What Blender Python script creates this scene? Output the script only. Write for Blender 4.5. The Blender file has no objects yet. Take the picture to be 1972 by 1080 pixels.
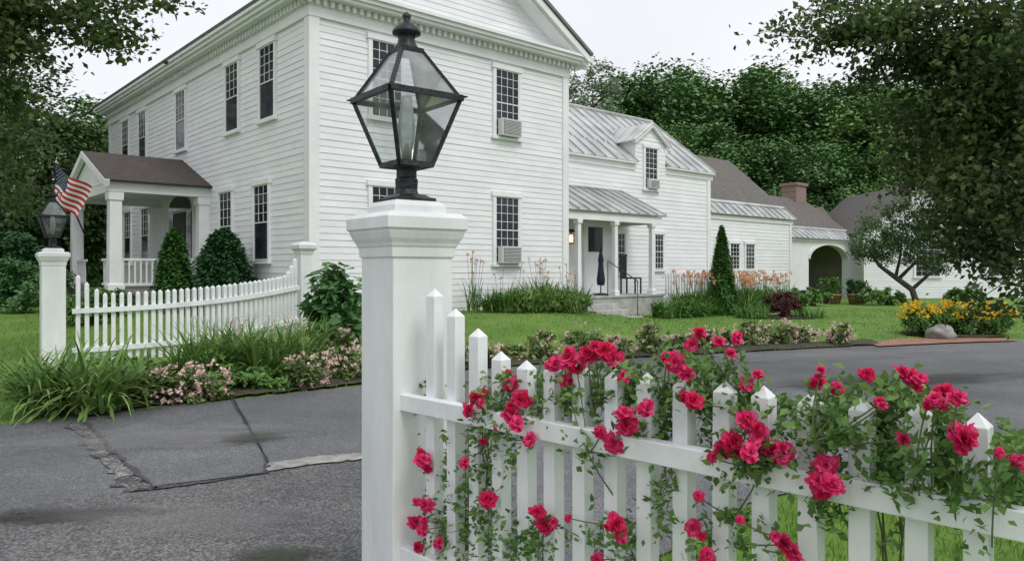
import bpy, math, random, bmesh
import numpy as np
from mathutils import Vector, Matrix, noise
random.seed(7); RNG=np.random.default_rng(11)
SC=bpy.context.scene; COL=SC.collection
CAMH=1.3; F=1435.0; HY=518.0; CX=986.0
def wx(px,Z): return (px-CX)/F*Z
def wz(py,Z): return CAMH+(HY-py)/F*Z
def S(t):
    t=max(0.0,min(1.0,t)); return t*t*(3-2*t)
EDGE=[(-60,-16),(-20,-1),(-8,3.9),(-4.25,6.2),(-1.7,8.2),(-0.6,9.5),(1.6,10.7),(6.2,12.6),(9.4,13.6),(25,16),(80,24)]
def edge(x):
    for (a,b),(c,d) in zip(EDGE,EDGE[1:]):
        if a<=x<=c: return b+(d-b)*(x-a)/(c-a)
    return EDGE[0][1] if x<-60 else EDGE[-1][1]
def gz(x,y):
    return .45*S((y-9)/5)*S((y-edge(x)-.2)/2.3)*(1-.75*S((x-.2)/3.6))

# ---------------------------------------------------------------- materials
def newmat(name):
    m=bpy.data.materials.new(name); m.use_nodes=True; nt=m.node_tree
    return m,nt,nt.nodes['Principled BSDF']
def N(nt,t,**kw):
    n=nt.nodes.new(t)
    for k,v in kw.items():
        if k in n.inputs: n.inputs[k].default_value=v
        else: setattr(n,k,v)
    return n
def ramp(nt,stops):
    r=nt.nodes.new('ShaderNodeValToRGB'); e=r.color_ramp.elements
    while len(e)<len(stops): e.new(.5)
    for i,(p,c) in enumerate(stops): e[i].position=p; e[i].color=(c[0],c[1],c[2],1)
    return r
def noisy(name,c1,c2,scale=3,rough=.6,bump=0,bscale=40,metal=0,detail=6,stretch=None,lo=.35,hi=.65,spec=.5):
    m,nt,b=newmat(name); L=nt.links.new
    tc=N(nt,'ShaderNodeTexCoord'); mp=N(nt,'ShaderNodeMapping')
    if stretch: mp.inputs['Scale'].default_value=stretch
    L(tc.outputs['Object'],mp.inputs['Vector'])
    n=N(nt,'ShaderNodeTexNoise',Scale=scale,Detail=detail,Roughness=.6); L(mp.outputs[0],n.inputs['Vector'])
    r=ramp(nt,[(lo,c1),(hi,c2)]); L(n.outputs['Fac'],r.inputs[0]); L(r.outputs[0],b.inputs['Base Color'])
    b.inputs['Roughness'].default_value=rough; b.inputs['Metallic'].default_value=metal; b.inputs['Specular IOR Level'].default_value=spec
    if bump:
        n2=N(nt,'ShaderNodeTexNoise',Scale=bscale,Detail=4); L(mp.outputs[0],n2.inputs['Vector'])
        bp=N(nt,'ShaderNodeBump',Strength=bump,Distance=.01); L(n2.outputs['Fac'],bp.inputs['Height']); L(bp.outputs[0],b.inputs['Normal'])
    return m
def leafmat(name,dark,mid,light,nscale=1.2,trans=.25,rough=.55,iso=.5):
    m,nt,b=newmat(name); L=nt.links.new
    g=N(nt,'ShaderNodeNewGeometry'); tc=N(nt,'ShaderNodeTexCoord')
    n=N(nt,'ShaderNodeTexNoise',Scale=nscale,Detail=3); L(tc.outputs['Object'],n.inputs['Vector'])
    a=N(nt,'ShaderNodeMath',operation='MULTIPLY_ADD'); L(g.outputs['Random Per Island'],a.inputs[0]); a.inputs[1].default_value=iso
    s=N(nt,'ShaderNodeMath',operation='MULTIPLY_ADD'); L(n.outputs['Fac'],s.inputs[0]); s.inputs[1].default_value=1.3; s.inputs[2].default_value=-.4+(.5-iso)*.5
    L(s.outputs[0],a.inputs[2])
    r=ramp(nt,[(0.05,dark),(.5,mid),(.95,light)]); L(a.outputs[0],r.inputs[0]); L(r.outputs[0],b.inputs['Base Color'])
    b.inputs['Roughness'].default_value=rough; b.inputs['Specular IOR Level'].default_value=.25
    if trans>0:
        t=N(nt,'ShaderNodeBsdfTranslucent'); L(r.outputs[0],t.inputs['Color'])
        mx=N(nt,'ShaderNodeMixShader'); mx.inputs[0].default_value=trans
        L(b.outputs[0],mx.inputs[1]); L(t.outputs[0],mx.inputs[2])
        L(mx.outputs[0],nt.nodes['Material Output'].inputs['Surface'])
    return m
M={}
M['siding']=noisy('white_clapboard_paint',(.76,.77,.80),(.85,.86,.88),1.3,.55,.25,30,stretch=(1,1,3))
M['lapshade']=noisy('clapboard_painted_shade',(.52,.53,.56),(.66,.67,.70),2,.8)  # darker grey paints the shadow line in under each board
M['trim']=noisy('white_trim_paint',(.76,.77,.79),(.85,.85,.86),2,.5,.1,25)
M['fence']=noisy('fence_paint',(.60,.64,.65),(.84,.86,.87),5,.42,.35,30,stretch=(1,1,.35),lo=.2,hi=.55)
M['post']=noisy('post_paint',(.62,.65,.65),(.82,.84,.84),3,.42,.3,35,stretch=(1,1,.3),lo=.25,hi=.58)
M['metalroof']=noisy('standing_seam_roof',(.40,.41,.41),(.62,.63,.63),1.5,.40,.05,8,metal=.3)
M['shingle']=noisy('brown_shingle',(.090,.082,.074),(.17,.158,.147),9,.9,.6,50,stretch=(.6,3,3))
M['darkshingle']=noisy('porch_shingle',(.042,.034,.030),(.090,.074,.065),9,.9,.6,50,stretch=(.6,3,3))
M['roofedge']=noisy('roof_edge',(.13,.14,.14),(.20,.21,.21),3,.8)
M['iron']=noisy('lamp_iron',(.010,.012,.016),(.040,.042,.046),14,.42,.5,60,metal=.4)
M['black']=noisy('black_paint',(.015,.016,.018),(.03,.03,.035),8,.5)
M['stone']=noisy('stone',(.16,.16,.155),(.36,.35,.33),6,.85,.6,30)
M['palestone']=noisy('pale_stone',(.34,.34,.33),(.50,.50,.48),6,.85,.6,30)
M['concrete']=noisy('concrete',(.20,.20,.19),(.40,.40,.38),9,.9,.6,60)
M['bark']=noisy('bark',(.03,.025,.02),(.10,.085,.07),6,.95,.9,25,stretch=(1,1,.25))
M['mulch']=noisy('mulch',(.03,.028,.016),(.08,.075,.04),14,.95,.9,60)
M['terracotta']=noisy('terracotta',(.22,.10,.07),(.34,.18,.13),6,.8,.2,30)
M['wood']=noisy('dark_wood',(.06,.03,.02),(.12,.06,.035),4,.5,.2,30)
M['acbody']=noisy('ac_housing',(.55,.56,.55),(.66,.66,.64),4,.5)
M['acgrille']=noisy('ac_grille',(.10,.10,.11),(.2,.2,.21),30,.6)
M['bluecloth']=noisy('blue_cloth',(.008,.012,.03),(.02,.03,.06),8,.8)
M['interior']=noisy('porch_interior',(.34,.31,.27),(.46,.43,.38),2,.8)
def glass_mat():
    m,nt,b=newmat('window_glass'); L=nt.links.new
    tc=N(nt,'ShaderNodeTexCoord'); n=N(nt,'ShaderNodeTexNoise',Scale=1.3,Detail=4); L(tc.outputs['Object'],n.inputs['Vector'])
    r=ramp(nt,[(.38,(.008,.010,.016)),(.7,(.045,.052,.068))]); L(n.outputs['Fac'],r.inputs[0]); L(r.outputs[0],b.inputs['Base Color'])
    b.inputs['Roughness'].default_value=.10; b.inputs['Specular IOR Level'].default_value=.3
    bp=N(nt,'ShaderNodeBump',Strength=.15,Distance=.02); L(n.outputs['Fac'],bp.inputs['Height']); L(bp.outputs[0],b.inputs['Normal'])
    return m
M['glass']=glass_mat()
def clear_glass(name,tint,d0,d1,sc=9):
    m,nt,b=newmat(name); L=nt.links.new
    nt.nodes.remove(b)
    tr=N(nt,'ShaderNodeBsdfTransparent'); tr.inputs[0].default_value=(*tint,1)
    gl=N(nt,'ShaderNodeBsdfGlossy'); gl.inputs['Roughness'].default_value=.06
    df=N(nt,'ShaderNodeBsdfDiffuse'); df.inputs[0].default_value=(.62,.65,.67,1)
    fr=N(nt,'ShaderNodeFresnel',IOR=1.5)
    m1=N(nt,'ShaderNodeMixShader'); L(fr.outputs[0],m1.inputs[0]); L(tr.outputs[0],m1.inputs[1]); L(gl.outputs[0],m1.inputs[2])
    tc=N(nt,'ShaderNodeTexCoord'); n=N(nt,'ShaderNodeTexNoise',Scale=sc,Detail=6); L(tc.outputs['Object'],n.inputs['Vector'])
    r=ramp(nt,[(.3,(d0,)*3),(.75,(d1,)*3)]); L(n.outputs['Fac'],r.inputs[0])
    m2=N(nt,'ShaderNodeMixShader'); L(r.outputs[0],m2.inputs[0]); L(m1.outputs[0],m2.inputs[1]); L(df.outputs[0],m2.inputs[2])
    L(m2.outputs[0],nt.nodes['Material Output'].inputs['Surface']); return m
M['lampglass']=clear_glass('lamp_glass',(.93,.95,.96),.0,.22)
M['skyglass']=clear_glass('painted_sky_lamp_glass',(.95,.97,.98),.18,.48)  # pale diffuse mixed in to imitate sky reflected in the upper panes
M['bulbglass']=clear_glass('frosted_chimney_glass',(.92,.94,.95),.25,.8)
def asphalt(name,c1,c2,c3,speck,rough=.85,bump=.6,k=(.6,1,1.6),big=.7):
    m,nt,b=newmat(name); L=nt.links.new
    tc=N(nt,'ShaderNodeTexCoord')
    bg=N(nt,'ShaderNodeTexNoise',Scale=big,Detail=8,Roughness=.68); L(tc.outputs['Object'],bg.inputs['Vector'])
    r=ramp(nt,[(.3,c1),(.5,c2),(.7,c3)]); L(bg.outputs['Fac'],r.inputs[0])
    v=N(nt,'ShaderNodeTexVoronoi',Scale=speck); L(tc.outputs['Object'],v.inputs['Vector'])
    hs=N(nt,'ShaderNodeRGBToBW'); L(v.outputs['Color'],hs.inputs[0])
    r2=ramp(nt,[(.2,(k[0],)*3),(.55,(k[1],)*3),(.85,(k[2],)*3)]); L(hs.outputs[0],r2.inputs[0])
    mx=N(nt,'ShaderNodeMix',data_type='RGBA',blend_type='MULTIPLY'); mx.inputs[0].default_value=1
    L(r.outputs[0],mx.inputs[6]); L(r2.outputs[0],mx.inputs[7])
    L(mx.outputs[2],b.inputs['Base Color']); b.inputs['Roughness'].default_value=rough; b.inputs['Specular IOR Level'].default_value=.4
    bp=N(nt,'ShaderNodeBump',Strength=bump,Distance=.006); L(hs.outputs[0],bp.inputs['Height']); L(bp.outputs[0],b.inputs['Normal'])
    return m
M['asphalt']=asphalt('asphalt',(.085,.088,.096),(.120,.123,.133),(.165,.168,.178),120,.60,.3)
M['rough_asphalt']=asphalt('worn_asphalt',(.078,.078,.081),(.115,.115,.117),(.17,.168,.168),95,.75,.7,(.5,1,1.8))
M['strip']=asphalt('crumbling_patch',(.05,.05,.052),(.11,.11,.11),(.26,.26,.25),60,.9,1,(.45,1,1.9),5)
M['tar']=asphalt('tar_seam',(.045,.045,.048),(.06,.06,.065),(.085,.085,.09),90,.7,.6)
def stainmat(name,c,rough,amt):
    m,nt,b=newmat(name); L=nt.links.new
    b.inputs['Base Color'].default_value=(*c,1); b.inputs['Roughness'].default_value=rough
    tc=N(nt,'ShaderNodeTexCoord'); ln=N(nt,'ShaderNodeVectorMath',operation='LENGTH'); L(tc.outputs['Object'],ln.inputs[0])
    n=N(nt,'ShaderNodeTexNoise',Scale=2.5,Detail=6); L(tc.outputs['Object'],n.inputs['Vector'])
    a=N(nt,'ShaderNodeMath',operation='MULTIPLY_ADD'); L(n.outputs['Fac'],a.inputs[0]); a.inputs[1].default_value=1.4; L(ln.outputs['Value'],a.inputs[2])
    r=ramp(nt,[(.0,(amt,)*3),(.5,(amt,)*3),(.9,(0,0,0))])
    s=N(nt,'ShaderNodeMath',operation='MULTIPLY_ADD'); L(a.outputs[0],s.inputs[0]); s.inputs[1].default_value=.6; s.inputs[2].default_value=-.1; L(s.outputs[0],r.inputs[0])
    tr=N(nt,'ShaderNodeBsdfTransparent'); mx=N(nt,'ShaderNodeMixShader'); L(r.outputs[0],mx.inputs[0]); L(tr.outputs[0],mx.inputs[1]); L(b.outputs[0],mx.inputs[2])
    L(mx.outputs[0],nt.nodes['Material Output'].inputs['Surface']); return m
M['wet']=stainmat('damp_stain',(.028,.028,.031),.3,.7)
M['moss']=stainmat('mossy_stain',(.04,.045,.028),.7,.8)
M['pale']=stainmat('pale_wear',(.26,.26,.26),.8,.35)
M['lawn']=noisy('lawn',(.075,.16,.018),(.145,.255,.034),1.2,.9,.8,60,detail=9,lo=.3,hi=.7)
M['grass']=leafmat('grass_blades',(.065,.14,.015),(.13,.245,.032),(.22,.35,.065),.8,.25)
M['fardark']=leafmat('far_woods_leaves',(.030,.078,.026),(.10,.205,.064),(.20,.345,.12),.28,0,iso=.3)
M['farpale']=leafmat('pale_leaves',(.16,.23,.13),(.24,.33,.21),(.34,.43,.29),.3,.2)
M['fargreen']=leafmat('mid_leaves',(.042,.105,.026),(.125,.24,.062),(.24,.385,.12),.3,0,iso=.3)
M['darktree']=leafmat('dark_leaves',(.022,.042,.013),(.064,.112,.032),(.145,.225,.068),.9,.25)
M['lefttree']=leafmat('left_tree_leaves',(.020,.050,.018),(.065,.13,.040),(.15,.25,.085),.5,.1,iso=.35)
M['conifer']=leafmat('conifer_needles',(.012,.042,.018),(.034,.10,.034),(.07,.17,.06),2.2,.05)
M['yew']=leafmat('bright_conifer',(.026,.08,.016),(.06,.165,.03),(.12,.25,.06),2.2,.1)
M['bigleaf']=leafmat('broad_leaves',(.04,.11,.035),(.095,.215,.07),(.18,.32,.13),1.5,.2,.4)
M['lily']=leafmat('lily_blades',(.065,.135,.030),(.14,.255,.060),(.30,.42,.15),1.5,.25,.45)
M['lilydark']=leafmat('border_leaves',(.05,.12,.024),(.11,.235,.05),(.21,.35,.10),1.2,.2,.5)
M['roseleaf']=leafmat('rose_leaves',(.06,.13,.030),(.125,.245,.06),(.26,.40,.13),9,.3,.4)
M['shrubleaf']=leafmat('shrub_leaves',(.06,.10,.03),(.12,.18,.05),(.22,.29,.10),3,.2)
M['palepink']=leafmat('pale_pink_petals',(.70,.42,.39),(.82,.60,.55),(.88,.78,.70),3,.3)
M['orange']=leafmat('peach_petals',(.58,.24,.11),(.76,.42,.22),(.82,.58,.38),1,.3)
M['yellow']=leafmat('yellow_petals',(.68,.40,.02),(.86,.60,.04),(.90,.70,.10),2,.3)
M['redplant']=leafmat('burgundy_leaves',(.03,.008,.012),(.09,.02,.03),(.20,.06,.06),3,.2)
M['pink']=leafmat('hot_pink_petals',(.58,.010,.08),(.82,.035,.19),(.93,.20,.40),22,.35,.5)
M['redpink']=leafmat('crimson_petals',(.48,.006,.045),(.76,.018,.12),(.88,.10,.26),22,.35,.5)
M['stem']=noisy('rose_stem',(.06,.10,.03),(.13,.15,.06),20,.6)
m,nt,b=newmat('warm_lamp'); b.inputs['Emission Color'].default_value=(1,.55,.2,1); b.inputs['Emission Strength'].default_value=5; M['warm']=m
def flat(name,c,rough=.8):
    return noisy(name,tuple(v*.88 for v in c),c,6,rough)
M['flagred']=flat('flag_red',(.46,.02,.035)); M['flagwhite']=flat('flag_white',(.70,.69,.70)); M['flagblue']=flat('flag_blue',(.012,.018,.085))
def brick_mat():
    m,nt,b=newmat('chimney_brick'); L=nt.links.new
    tc=N(nt,'ShaderNodeTexCoord'); mp=N(nt,'ShaderNodeMapping'); mp.inputs['Rotation'].default_value=(math.pi/2,0,0)
    L(tc.outputs['Object'],mp.inputs[0])
    k=N(nt,'ShaderNodeTexBrick',Scale=6); k.inputs['Color1'].default_value=(.20,.12,.10,1); k.inputs['Color2'].default_value=(.30,.20,.16,1); k.inputs['Mortar'].default_value=(.35,.32,.3,1)
    L(mp.outputs[0],k.inputs[0]); L(k.outputs[0],b.inputs['Base Color']); b.inputs['Roughness'].default_value=.9; return m
M['brick']=brick_mat()

# ---------------------------------------------------------------- builders
OFF={}
def thing(name,label,cat,loc=(0,0,0),rz=0,group=None,off=(0,0,0)):
    o=bpy.data.objects.new(name,None); COL.objects.link(o); o.empty_display_size=.2
    o.location=loc; o.rotation_euler=(0,0,rz); o['label']=label; o['category']=cat
    if group: o['group']=group
    OFF[o.name]=off; return o
def tag(o,label=None,cat=None,group=None,kind=None):
    for k,v in (('label',label),('category',cat),('group',group),('kind',kind)):
        if v: o[k]=v
    return o
def rootoff(p):
    while p.parent: p=p.parent
    return OFF.get(p.name,(0,0,0))
class MB:
    def __init__(s): s.v=[]; s.f=[]; s.mi=[]
    def add(s,vs,fs,mi=0):
        b=len(s.v); s.v+= [tuple(v) for v in vs]; s.f+=[tuple(b+i for i in f) for f in fs]; s.mi+=[mi]*len(fs)
    def box(s,x0,x1,y0,y1,z0,z1,mi=0):
        x0,x1=min(x0,x1),max(x0,x1); y0,y1=min(y0,y1),max(y0,y1); z0,z1=min(z0,z1),max(z0,z1)
        s.add([(x0,y0,z0),(x1,y0,z0),(x1,y1,z0),(x0,y1,z0),(x0,y0,z1),(x1,y0,z1),(x1,y1,z1),(x0,y1,z1)],
              [(0,3,2,1),(4,5,6,7),(0,1,5,4),(1,2,6,5),(2,3,7,6),(3,0,4,7)],mi)
    def fbox(s,face,a0,a1,o0,o1,z0,z1,mi=0):
        ax,fx,sg=face
        if ax=='s': s.box(a0,a1,fx+sg*o0,fx+sg*o1,z0,z1,mi)
        else: s.box(fx+sg*o0,fx+sg*o1,a0,a1,z0,z1,mi)
    def quad(s,a,b,c,d,mi=0): s.add([a,b,c,d],[(0,1,2,3)],mi)
    def poly(s,pts,mi=0): s.add(pts,[tuple(range(len(pts)))],mi)
    def slab(s,pts,th,mi=0):
        p=[Vector(q) for q in pts]; n=(p[1]-p[0]).cross(p[2]-p[0]).normalized()
        if n.z<0: n=-n; p=p[::-1]
        k=len(p); lo=[q-n*th for q in p]
        s.add(p+lo,[tuple(range(k)),tuple(range(2*k-1,k-1,-1))]+[(i,k+i,k+(i+1)%k,(i+1)%k) for i in range(k)],mi)
    def beam(s,p,q,w,h,up=(0,0,1),mi=0):
        p=Vector(p);q=Vector(q);d=(q-p).normalized();up=Vector(up);sd=d.cross(up).normalized();u=sd.cross(d)
        vs=[]
        for e in (p,q):
            for a,b in ((-1,-1),(1,-1),(1,1),(-1,1)): vs.append(e+sd*a*w/2+u*b*h/2)
        s.add(vs,[(0,1,2,3),(7,6,5,4),(0,4,5,1),(1,5,6,2),(2,6,7,3),(3,7,4,0)],mi)
    def tube(s,pts,rs,n=6,mi=0,cap=True):
        pts=[Vector(p) for p in pts]
        if not hasattr(rs,'__len__'): rs=[rs]*len(pts)
        vs=[];fs=[]
        for i,p in enumerate(pts):
            d=(pts[min(i+1,len(pts)-1)]-pts[max(i-1,0)]).normalized()
            a=Vector((0,0,1)) if abs(d.z)<.9 else Vector((1,0,0))
            u=d.cross(a).normalized(); v=d.cross(u)
            for k in range(n):
                t=2*math.pi*k/n; vs.append(p+(u*math.cos(t)+v*math.sin(t))*rs[i])
        for i in range(len(pts)-1):
            for k in range(n):
                a=i*n+k;b=i*n+(k+1)%n; fs.append((a,b,b+n,a+n))
        if cap: fs.append(tuple(range(n))[::-1]); fs.append(tuple(range((len(pts)-1)*n,len(pts)*n)))
        s.add(vs,fs,mi)
    def lathe(s,prof,n=16,c=(0,0),rot=0,mi=0):
        vs=[];fs=[]
        for r,z in prof:
            for k in range(n):
                t=2*math.pi*k/n+rot; vs.append((c[0]+r*math.cos(t),c[1]+r*math.sin(t),z))
        for i in range(len(prof)-1):
            for k in range(n):
                a=i*n+k;b=i*n+(k+1)%n; fs.append((a,b,b+n,a+n))
        fs.append(tuple(range(n))[::-1]); fs.append(tuple(range((len(prof)-1)*n,len(prof)*n)))
        s.add(vs,fs,mi)
    def sq(s,prof,c=(0,0),mi=0):
        s.lathe([(r*math.sqrt(2),z) for r,z in prof],4,c,math.pi/4,mi)
    def build(s,name,mats,parent=None,smooth=False,bevel=0):
        me=bpy.data.meshes.new(name)
        of=rootoff(parent) if parent else (0,0,0)
        me.from_pydata([(v[0]-of[0],v[1]-of[1],v[2]-of[2]) for v in s.v],[],s.f)
        if not isinstance(mats,(list,tuple)): mats=[mats]
        for m in mats: me.materials.append(m)
        me.polygons.foreach_set('material_index',s.mi)
        if smooth: me.polygons.foreach_set('use_smooth',[True]*len(s.f))
        me.update()
        o=bpy.data.objects.new(name,me); COL.objects.link(o); o.parent=parent
        if bevel:
            b=o.modifiers.new('bevel','BEVEL'); b.width=bevel; b.segments=2; b.limit_method='ANGLE'; b.angle_limit=.6
        return o
def npobj(name,V,Fc,mat,parent=None,smooth=False):
    V=np.asarray(V,dtype=np.float32).reshape(-1,3); Fc=np.asarray(Fc,dtype=np.int32); m,k=Fc.shape
    me=bpy.data.meshes.new(name); me.vertices.add(len(V)); me.vertices.foreach_set('co',V.ravel())
    me.loops.add(m*k); me.loops.foreach_set('vertex_index',Fc.ravel())
    me.polygons.add(m); me.polygons.foreach_set('loop_start',np.arange(m,dtype=np.int32)*k)
    if smooth: me.polygons.foreach_set('use_smooth',np.ones(m,dtype=bool))
    me.materials.append(mat); me.update(calc_edges=True); me.validate()
    o=bpy.data.objects.new(name,me); COL.objects.link(o); o.parent=parent; return o
def unit(v): return v/(np.linalg.norm(v,axis=1,keepdims=True)+1e-9)
def leaf_arrays(P,size,aspect=.6,upb=.5,fold=.15,outc=None):
    P=np.asarray(P); n=len(P); r=RNG
    nor=r.normal(size=(n,3)); nor[:,2]=np.abs(nor[:,2])+upb
    if outc is not None: nor+=unit(P-np.asarray(outc))*1.0
    nor=unit(nor); t=r.normal(size=(n,3)); t-=nor*np.sum(t*nor,axis=1,keepdims=True); t=unit(t); b=np.cross(nor,t)
    L=(size*r.uniform(.6,1.25,size=n))[:,None]; W=L*aspect/2
    v0=P; v1=P+t*L*.45+b*W+nor*fold*W*2; v2=P+t*L; v3=P+t*L*.45-b*W+nor*fold*W*2
    V=np.stack([v0,v1,v2,v3],axis=1).reshape(-1,3)
    i=np.arange(n)[:,None]*4
    Fc=np.concatenate([i+np.array([0,2,1]),i+np.array([0,3,2])]); return V,Fc
def leaves(name,P,size,mat,parent,**kw):
    V,Fc=leaf_arrays(P,size,**kw); return npobj(name,V,Fc,mat,parent)
def blob(c,rad,ncl,per,cr,inner=.35):
    r=RNG; d=unit(r.normal(size=(ncl,3))); q=r.uniform(inner**2,1,size=(ncl,1))**.5
    C=np.array(c)+d*np.array(rad)*q
    s=cr*r.uniform(.6,1.35,size=(ncl,1,1))
    dd=r.normal(size=(ncl,per,3)); dd/=np.linalg.norm(dd,axis=2,keepdims=True)
    return (C[:,None,:]+dd*s*(r.uniform(.3,1,size=(ncl,per,1)))*np.array([1,1,.75])).reshape(-1,3)
def blade_arrays(B,length,width,lean,curl,az=None,nseg=5):
    r=RNG; B=np.asarray(B,dtype=float); n=len(B)
    az=r.uniform(0,2*math.pi,n) if az is None else az
    L=length*r.uniform(.6,1.15,n); W=width*r.uniform(.7,1.2,n)
    le=np.abs(r.normal(0,1,n))*lean; cu=curl*r.uniform(.4,1.3,n)
    dx=np.stack([np.cos(az),np.sin(az),np.zeros(n)],1); sd=np.stack([-np.sin(az),np.cos(az),np.zeros(n)],1)
    p=B.copy(); rows=[]
    for k in range(nseg+1):
        w=W*(1-(k/nseg)**2.2)*(.7+.3*min(1,k)) /2+W*.02
        rows.append(p-sd*w[:,None]); rows.append(p+sd*w[:,None])
        th=le+cu*(k+.5)/nseg; p=p+(L/nseg)[:,None]*(dx*np.sin(th)[:,None]+np.array([0,0,1])*np.cos(th)[:,None])
    V=np.stack(rows,1).reshape(-1,3); m=2*(nseg+1); i=np.arange(n)[:,None]*m
    Fc=np.concatenate([i+np.array([2*k,2*k+1,2*k+3,2*k+2]) for k in range(nseg)]); return V,Fc
def blades(name,B,mat,parent,length,width,lean,curl,**kw):
    V,Fc=blade_arrays(B,length,width,lean,curl,**kw); return npobj(name,V,Fc,mat,parent)
def disc(n,r):
    a=RNG.uniform(0,2*math.pi,n); q=r*np.sqrt(RNG.uniform(0,1,n)); return np.stack([q*np.cos(a),q*np.sin(a),np.zeros(n)],1)
def copytree(o,loc,rz,sc,label,parent=None):
    c=o.copy(); COL.objects.link(c); c.parent=parent
    if parent is None:
        c.location=loc; c.rotation_euler=(0,0,rz); c.scale=sc; c['label']=label
    for ch in list(o.children): copytree(ch,None,None,None,None,c)
    return c

# ---------------------------------------------------------------- ground
xs=np.unique(np.concatenate([np.linspace(-500,-40,12),np.linspace(-40,-12,20),np.linspace(-12,14,90),np.linspace(14,45,24),np.linspace(45,500,12)]))
ys=np.unique(np.concatenate([np.linspace(-60,-2,8),np.linspace(-2,20,80),np.linspace(20,50,22),np.linspace(50,900,14)]))
V=[(x,y,gz(x,y)) for y in ys for x in xs]; nx=len(xs)
Fc=[(j*nx+i,j*nx+i+1,(j+1)*nx+i+1,(j+1)*nx+i) for j in range(len(ys)-1) for i in range(nx-1)]
g=npobj('ground',V,Fc,M['lawn'],None,True); tag(g,kind='structure')
def sheet(name,pts,z,mat,jit=0,sub=1):
    out=[]; k=len(pts)
    for i in range(k):
        a=pts[i];b=pts[(i+1)%k]
        for j in range(sub):
            t=j/sub; out.append((a[0]+(b[0]-a[0])*t+random.uniform(-jit,jit)*(j>0),a[1]+(b[1]-a[1])*t+random.uniform(-jit,jit)*(j>0),z))
    me=bpy.data.meshes.new(name); me.from_pydata(out,[],[tuple(range(len(out)))]); me.materials.append(mat)
    bm=bmesh.new(); bm.from_mesh(me); bmesh.ops.triangulate(bm,faces=bm.faces[:]); bmesh.ops.recalc_face_normals(bm,faces=bm.faces[:])
    for f in bm.faces:
        if f.normal.z<0: f.normal_flip()
    bm.to_mesh(me); bm.free()
    o=bpy.data.objects.new(name,me); COL.objects.link(o); tag(o,kind='structure'); return o
far=[p for p in EDGE if -20<=p[0]<=80]
near=[(80,14),(25,10.2),(9,8.0),(4.1,5.9),(2.4,4.9),(1.4,4.15),(.85,3.6),(.35,2.9),(-.3,2.7),(-.35,0),(-.5,-8),(-20,-8)]
sheet('driveway',[*far,*near],.012,M['asphalt'],.04,8)
def G(px,py): Z=CAMH*F/(py-HY); return (wx(px,Z),Z)
sheet('worn_apron',[G(-300,960),G(-100,985),G(0,992),G(130,965),G(300,950),G(420,925),G(515,905),G(700,885),G(900,865),(.3,3.6),(-.3,2.7),(-.35,0),(-.5,-4),(-9,-4)],.016,M['rough_asphalt'],.035,9)
sheet('crack_strip',[G(130,818),G(168,816),G(196,852),G(232,893),G(300,945),G(236,953),G(196,895),G(158,850)],.020,M['strip'],.045,9)
sheet('seam_strip',[G(166,818),G(174,818),G(214,868),G(252,902),G(306,945),G(298,947),G(244,904),G(206,868)],.024,M['tar'],.018,8)
sheet('seam_strip',[G(300,942),G(410,930),G(512,914),G(512,917),G(410,934),G(300,948)],.024,M['tar'],.016,7)
sheet('seam_strip',[G(508,898),G(514,897),G(520,916),G(512,917)],.024,M['tar'],.008,4)
sheet('seam_strip',[G(430,745),G(433,745),G(467,800),G(497,850),G(518,895),G(514,896),G(493,852),G(463,802)],.024,M['tar'],.010,6)
sheet('kerb_remnant',[G(516,899),G(600,886),G(692,878),G(760,870),G(760,880),G(692,891),G(600,901),G(518,913)],.026,M['concrete'],.018,9)
def stain(c,rx,ry,z,mat,rot=0):
    m=MB(); m.quad((-1.5,-1.5,0),(1.5,-1.5,0),(1.5,1.5,0),(-1.5,1.5,0)); o=m.build('puddle_stain',mat); o.location=(c[0],c[1],z); o.scale=(rx,ry,1); o.rotation_euler=(0,0,rot); tag(o,kind='structure')
stain(G(485,848),.28,.22,.0285,M['moss']); stain(G(120,1000),.55,.16,.030,M['wet'],.1); stain(G(1740,735),2.2,.45,.0285,M['wet'],.25)
stain(G(540,1078),.25,.12,.030,M['moss']); stain(G(300,850),1.3,.5,.031,M['pale'],.2); stain(G(400,1010),.9,.3,.031,M['pale'],-.1); stain(G(1600,690),3,.5,.031,M['pale'],.3)
def bed(name,x0,x1,w0,w1,n=40):
    vs=[];fs=[]
    for i in range(n+1):
        x=x0+(x1-x0)*i/n; e=edge(x); jw=random.uniform(-.07,.07)
        for q in (0,.5,1):
            y=e+w0+(w1-w0)*q+(jw if q!=.5 else 0); vs.append((x,y,gz(x,y)+.03+(.04 if q==.5 else 0)))
    for i in range(n):
        for q in range(2):
            a=i*3+q; fs.append((a,a+3,a+4,a+1))
    b=MB(); b.add(vs,fs); o=b.build(name,M['mulch'],None,True); tag(o,kind='structure')
bed('planting_bed',-4.2,-1.0,.12,1.2); bed('planting_bed',-.9,6.3,.06,.75)
sheet('clay_path',[G(1675,664),G(1740,654),G(1930,654),G(1960,659),G(1830,663),G(1690,670)],.034,M['terracotta'],.02,4)

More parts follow.
